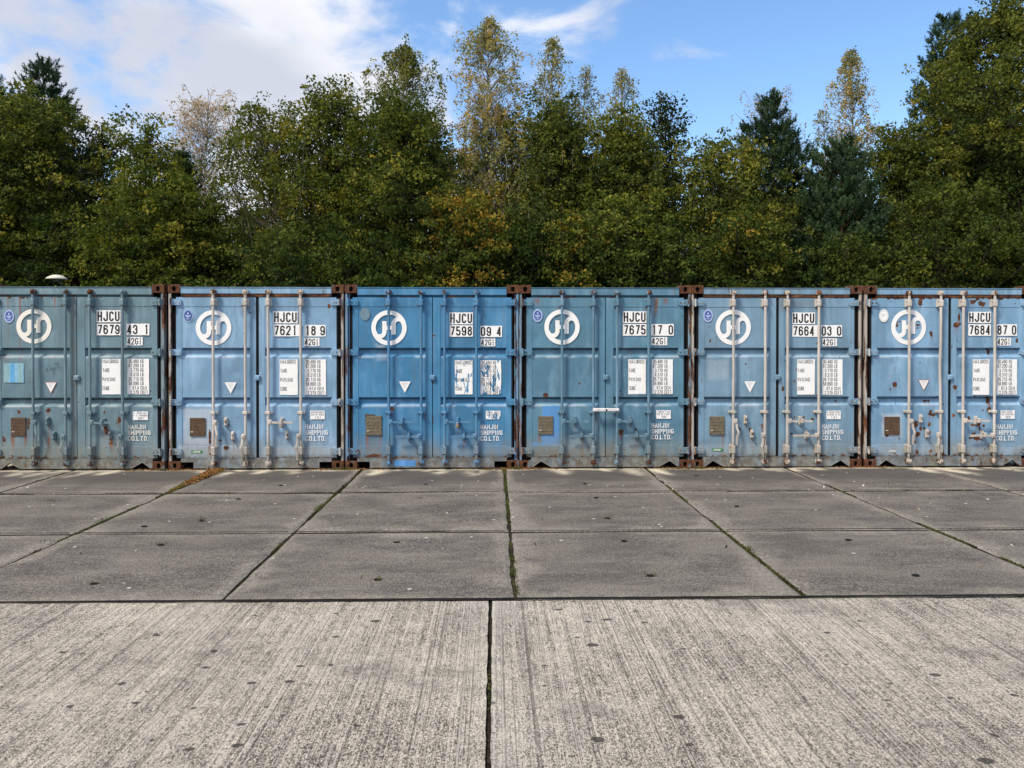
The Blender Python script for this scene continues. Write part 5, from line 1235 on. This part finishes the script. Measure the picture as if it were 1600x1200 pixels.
    deciduous(1035, 160, 28, 46, 'tall', DARKL, 23, 'sparse dark tree with sky showing through, right of the bare-tipped birch', lumps=30, clumps=9, lv=20, tint=(.6, .2), spike=8)
    deciduous(893, 345, 25, 38, 'dome', OCHRE, 24, 'small bush with bright orange leaves behind the teal-blue container', 'leafy_shrub', lumps=22, lv=24, tint=(.62, .24), spike=2, cat='shrub')
    deciduous(968, 330, 25, 70, 'dome', GREEN, 25, 'leafy green shrub right of the bright orange bush', 'leafy_shrub', lumps=42, lv=28, tint=(.62, .16), spike=3, cat='shrub')
    deciduous(818, 345, 25.2, 55, 'dome', GREEN, 33, 'dark green shrub between the orange maple and the bright orange bush', 'leafy_shrub', lumps=32, lv=28, tint=(.42, .16), spike=3, cat='shrub')
    deciduous(1115, 232, 27, 75, 'dome', OLIVE, 26, 'round olive oak left of the dark pine', 'oak_tree', lumps=62, clumps=13, lv=28, tint=(.5, .18), spike=4)
    birch(1208, 158, 30.5, 44, 27, 'almost leafless pale birch whose twigs fan out behind the dark pine', strands=300, per=22, mat=PALEL, leaf=.055, sparse_top=.8, multi=2, tint=(.4, .2), oval=True)
    pine(1212, 150, 28, 82, 28, 'dense dark pine with pointed top right of centre')
    deciduous(1165, 345, 25.2, 60, 'dome', OCHRE, 29, 'yellowing shrub at the foot of the dark pine', 'leafy_shrub', lumps=36, lv=26, tint=(.42, .22), spike=3, cat='shrub')
    birch(1335, 74, 29.5, 46, 30, 'lone birch with rust-gold leaves against the clear blue sky', strands=420, per=30, leaf=.060, tint=(.6, .25), sparse_top=.6, multi=1, gold=(.74, .08))
    birch(1292, 165, 29.8, 30, 36, 'short grey-brown birch between the dark pine and the lone gold birch', strands=170, per=24, leaf=.056, tint=(.35, .2), sparse_top=.4, multi=1)
    pine(1322, 215, 26.5, 84, 32, 'bushy blue-green pine below the lone gold birch', tintm=.62, step=.38)
    pine(1487, 14, 30, 92, 34, 'tall pine with open whorled top near the right edge', step=.50, needles=44)
    deciduous(1422, 205, 27.6, 62, 'broad', OLIVE, 35, 'olive tree between the blue-green pine and the tall right pine', lumps=50, lv=28, tint=(.3, .16), spike=4)
    deciduous(1580, 12, 27.5, 135, 'broad', OLIVE, 37, 'large yellow-olive oak filling the upper right corner', 'oak_tree', lumps=120, clumps=15, lv=28, tint=(.36, .2), spike=10)
    deciduous(1480, 300, 25.4, 95, 'dome', GREEN, 38, 'wide green shrub below the tall right pine', 'leafy_shrub', lumps=56, lv=28, tint=(.55, .18), spike=3, cat='shrub')
    deciduous(1600, 240, 25.8, 75, 'broad', GREEN, 39, 'grey-green shrub cut by the right edge', 'leafy_shrub', lumps=46, lv=26, tint=(.35, .15), spike=3, cat='shrub')
    deciduous(1325, 380, 25, 65, 'dome', GREEN, 40, 'low dark shrub at the foot of the blue-green pine', 'leafy_shrub', lumps=28, lv=24, tint=(.4, .15), spike=2, cat='shrub')
    deciduous(1060, 380, 25, 60, 'dome', GREEN, 41, 'low green shrub behind the joint of the teal and pale blue containers', 'leafy_shrub', lumps=28, lv=26, tint=(.52, .15), spike=2, cat='shrub')
    deciduous(480, 370, 25, 85, 'dome', GREEN, 42, 'low mid-green shrub under the loose willow', 'leafy_shrub', lumps=40, lv=26, tint=(.5, .15), spike=2, cat='shrub')
    deciduous(600, 380, 25, 70, 'dome', GREEN, 43, 'low dark shrub left of the orange-tinged maple', 'leafy_shrub', lumps=32, lv=26, tint=(.42, .15), spike=2, cat='shrub')
    deciduous(110, 340, 26.6, 70, 'dome', GREEN, 44, 'dark shrub above the cream lamp head', 'leafy_shrub', lumps=34, lv=24, tint=(.3, .15), spike=2, cat='shrub')
    # the wood behind: one mass of foliage and stems
    gg = np.random.default_rng(77); P = []; T = []; wb = MB()
    for k in range(56):
        x = -27+k*.98+gg.normal(0, .4); Y = gg.uniform(33, 38); px = 772+x/Y*FPX
        lim = np.interp(px, [-200, 0, 130, 200, 260, 340, 420, 560, 650, 760, 860, 980, 1040, 1080, 1130, 1200, 1290, 1380, 1440, 1520, 1800], [230, 230, 250, 320, 320, 390, 300, 240, 225, 250, 250, 235, 270, 310, 280, 270, 320, 310, 230, 130, 120])
        H = CAM_H+(542-lim)/FPX*Y*gg.uniform(.88, 1.0); wb.tube([(x, Y, 0), (x+gg.normal(0, .2), Y, H*.5), (x+gg.normal(0, .3), Y, H*.9)], [.14, .09, .03], 5, caps=False)
        for c_ in range(100):
            t = gg.random(); z = .6+(H-.6)*t; r_ = 1.7*(1-.65*t)*math.sqrt(gg.random()); a = gg.random()*6.28
            c = np.array((x+r_*math.cos(a), Y+r_*math.sin(a)*1.3, z)); n = 48
            P.append(c+gg.normal(0, .26, (n, 3))); T.append(np.clip(gg.normal(.45, .18)+gg.normal(0, .1, n), 0, 1))
    P = np.concatenate(P); T = np.concatenate(T); w = quads('woodland', leaves(P, .21, .14, gg), DARKL, None, T)
    tag(w, 'dark mass of woodland filling the gaps between the front trees', kind='stuff')
    wt = wb.build('woodland_stems', BARK, None, recalc=False); tag(wt, 'thin dark stems of the woodland behind the front trees', kind='stuff')
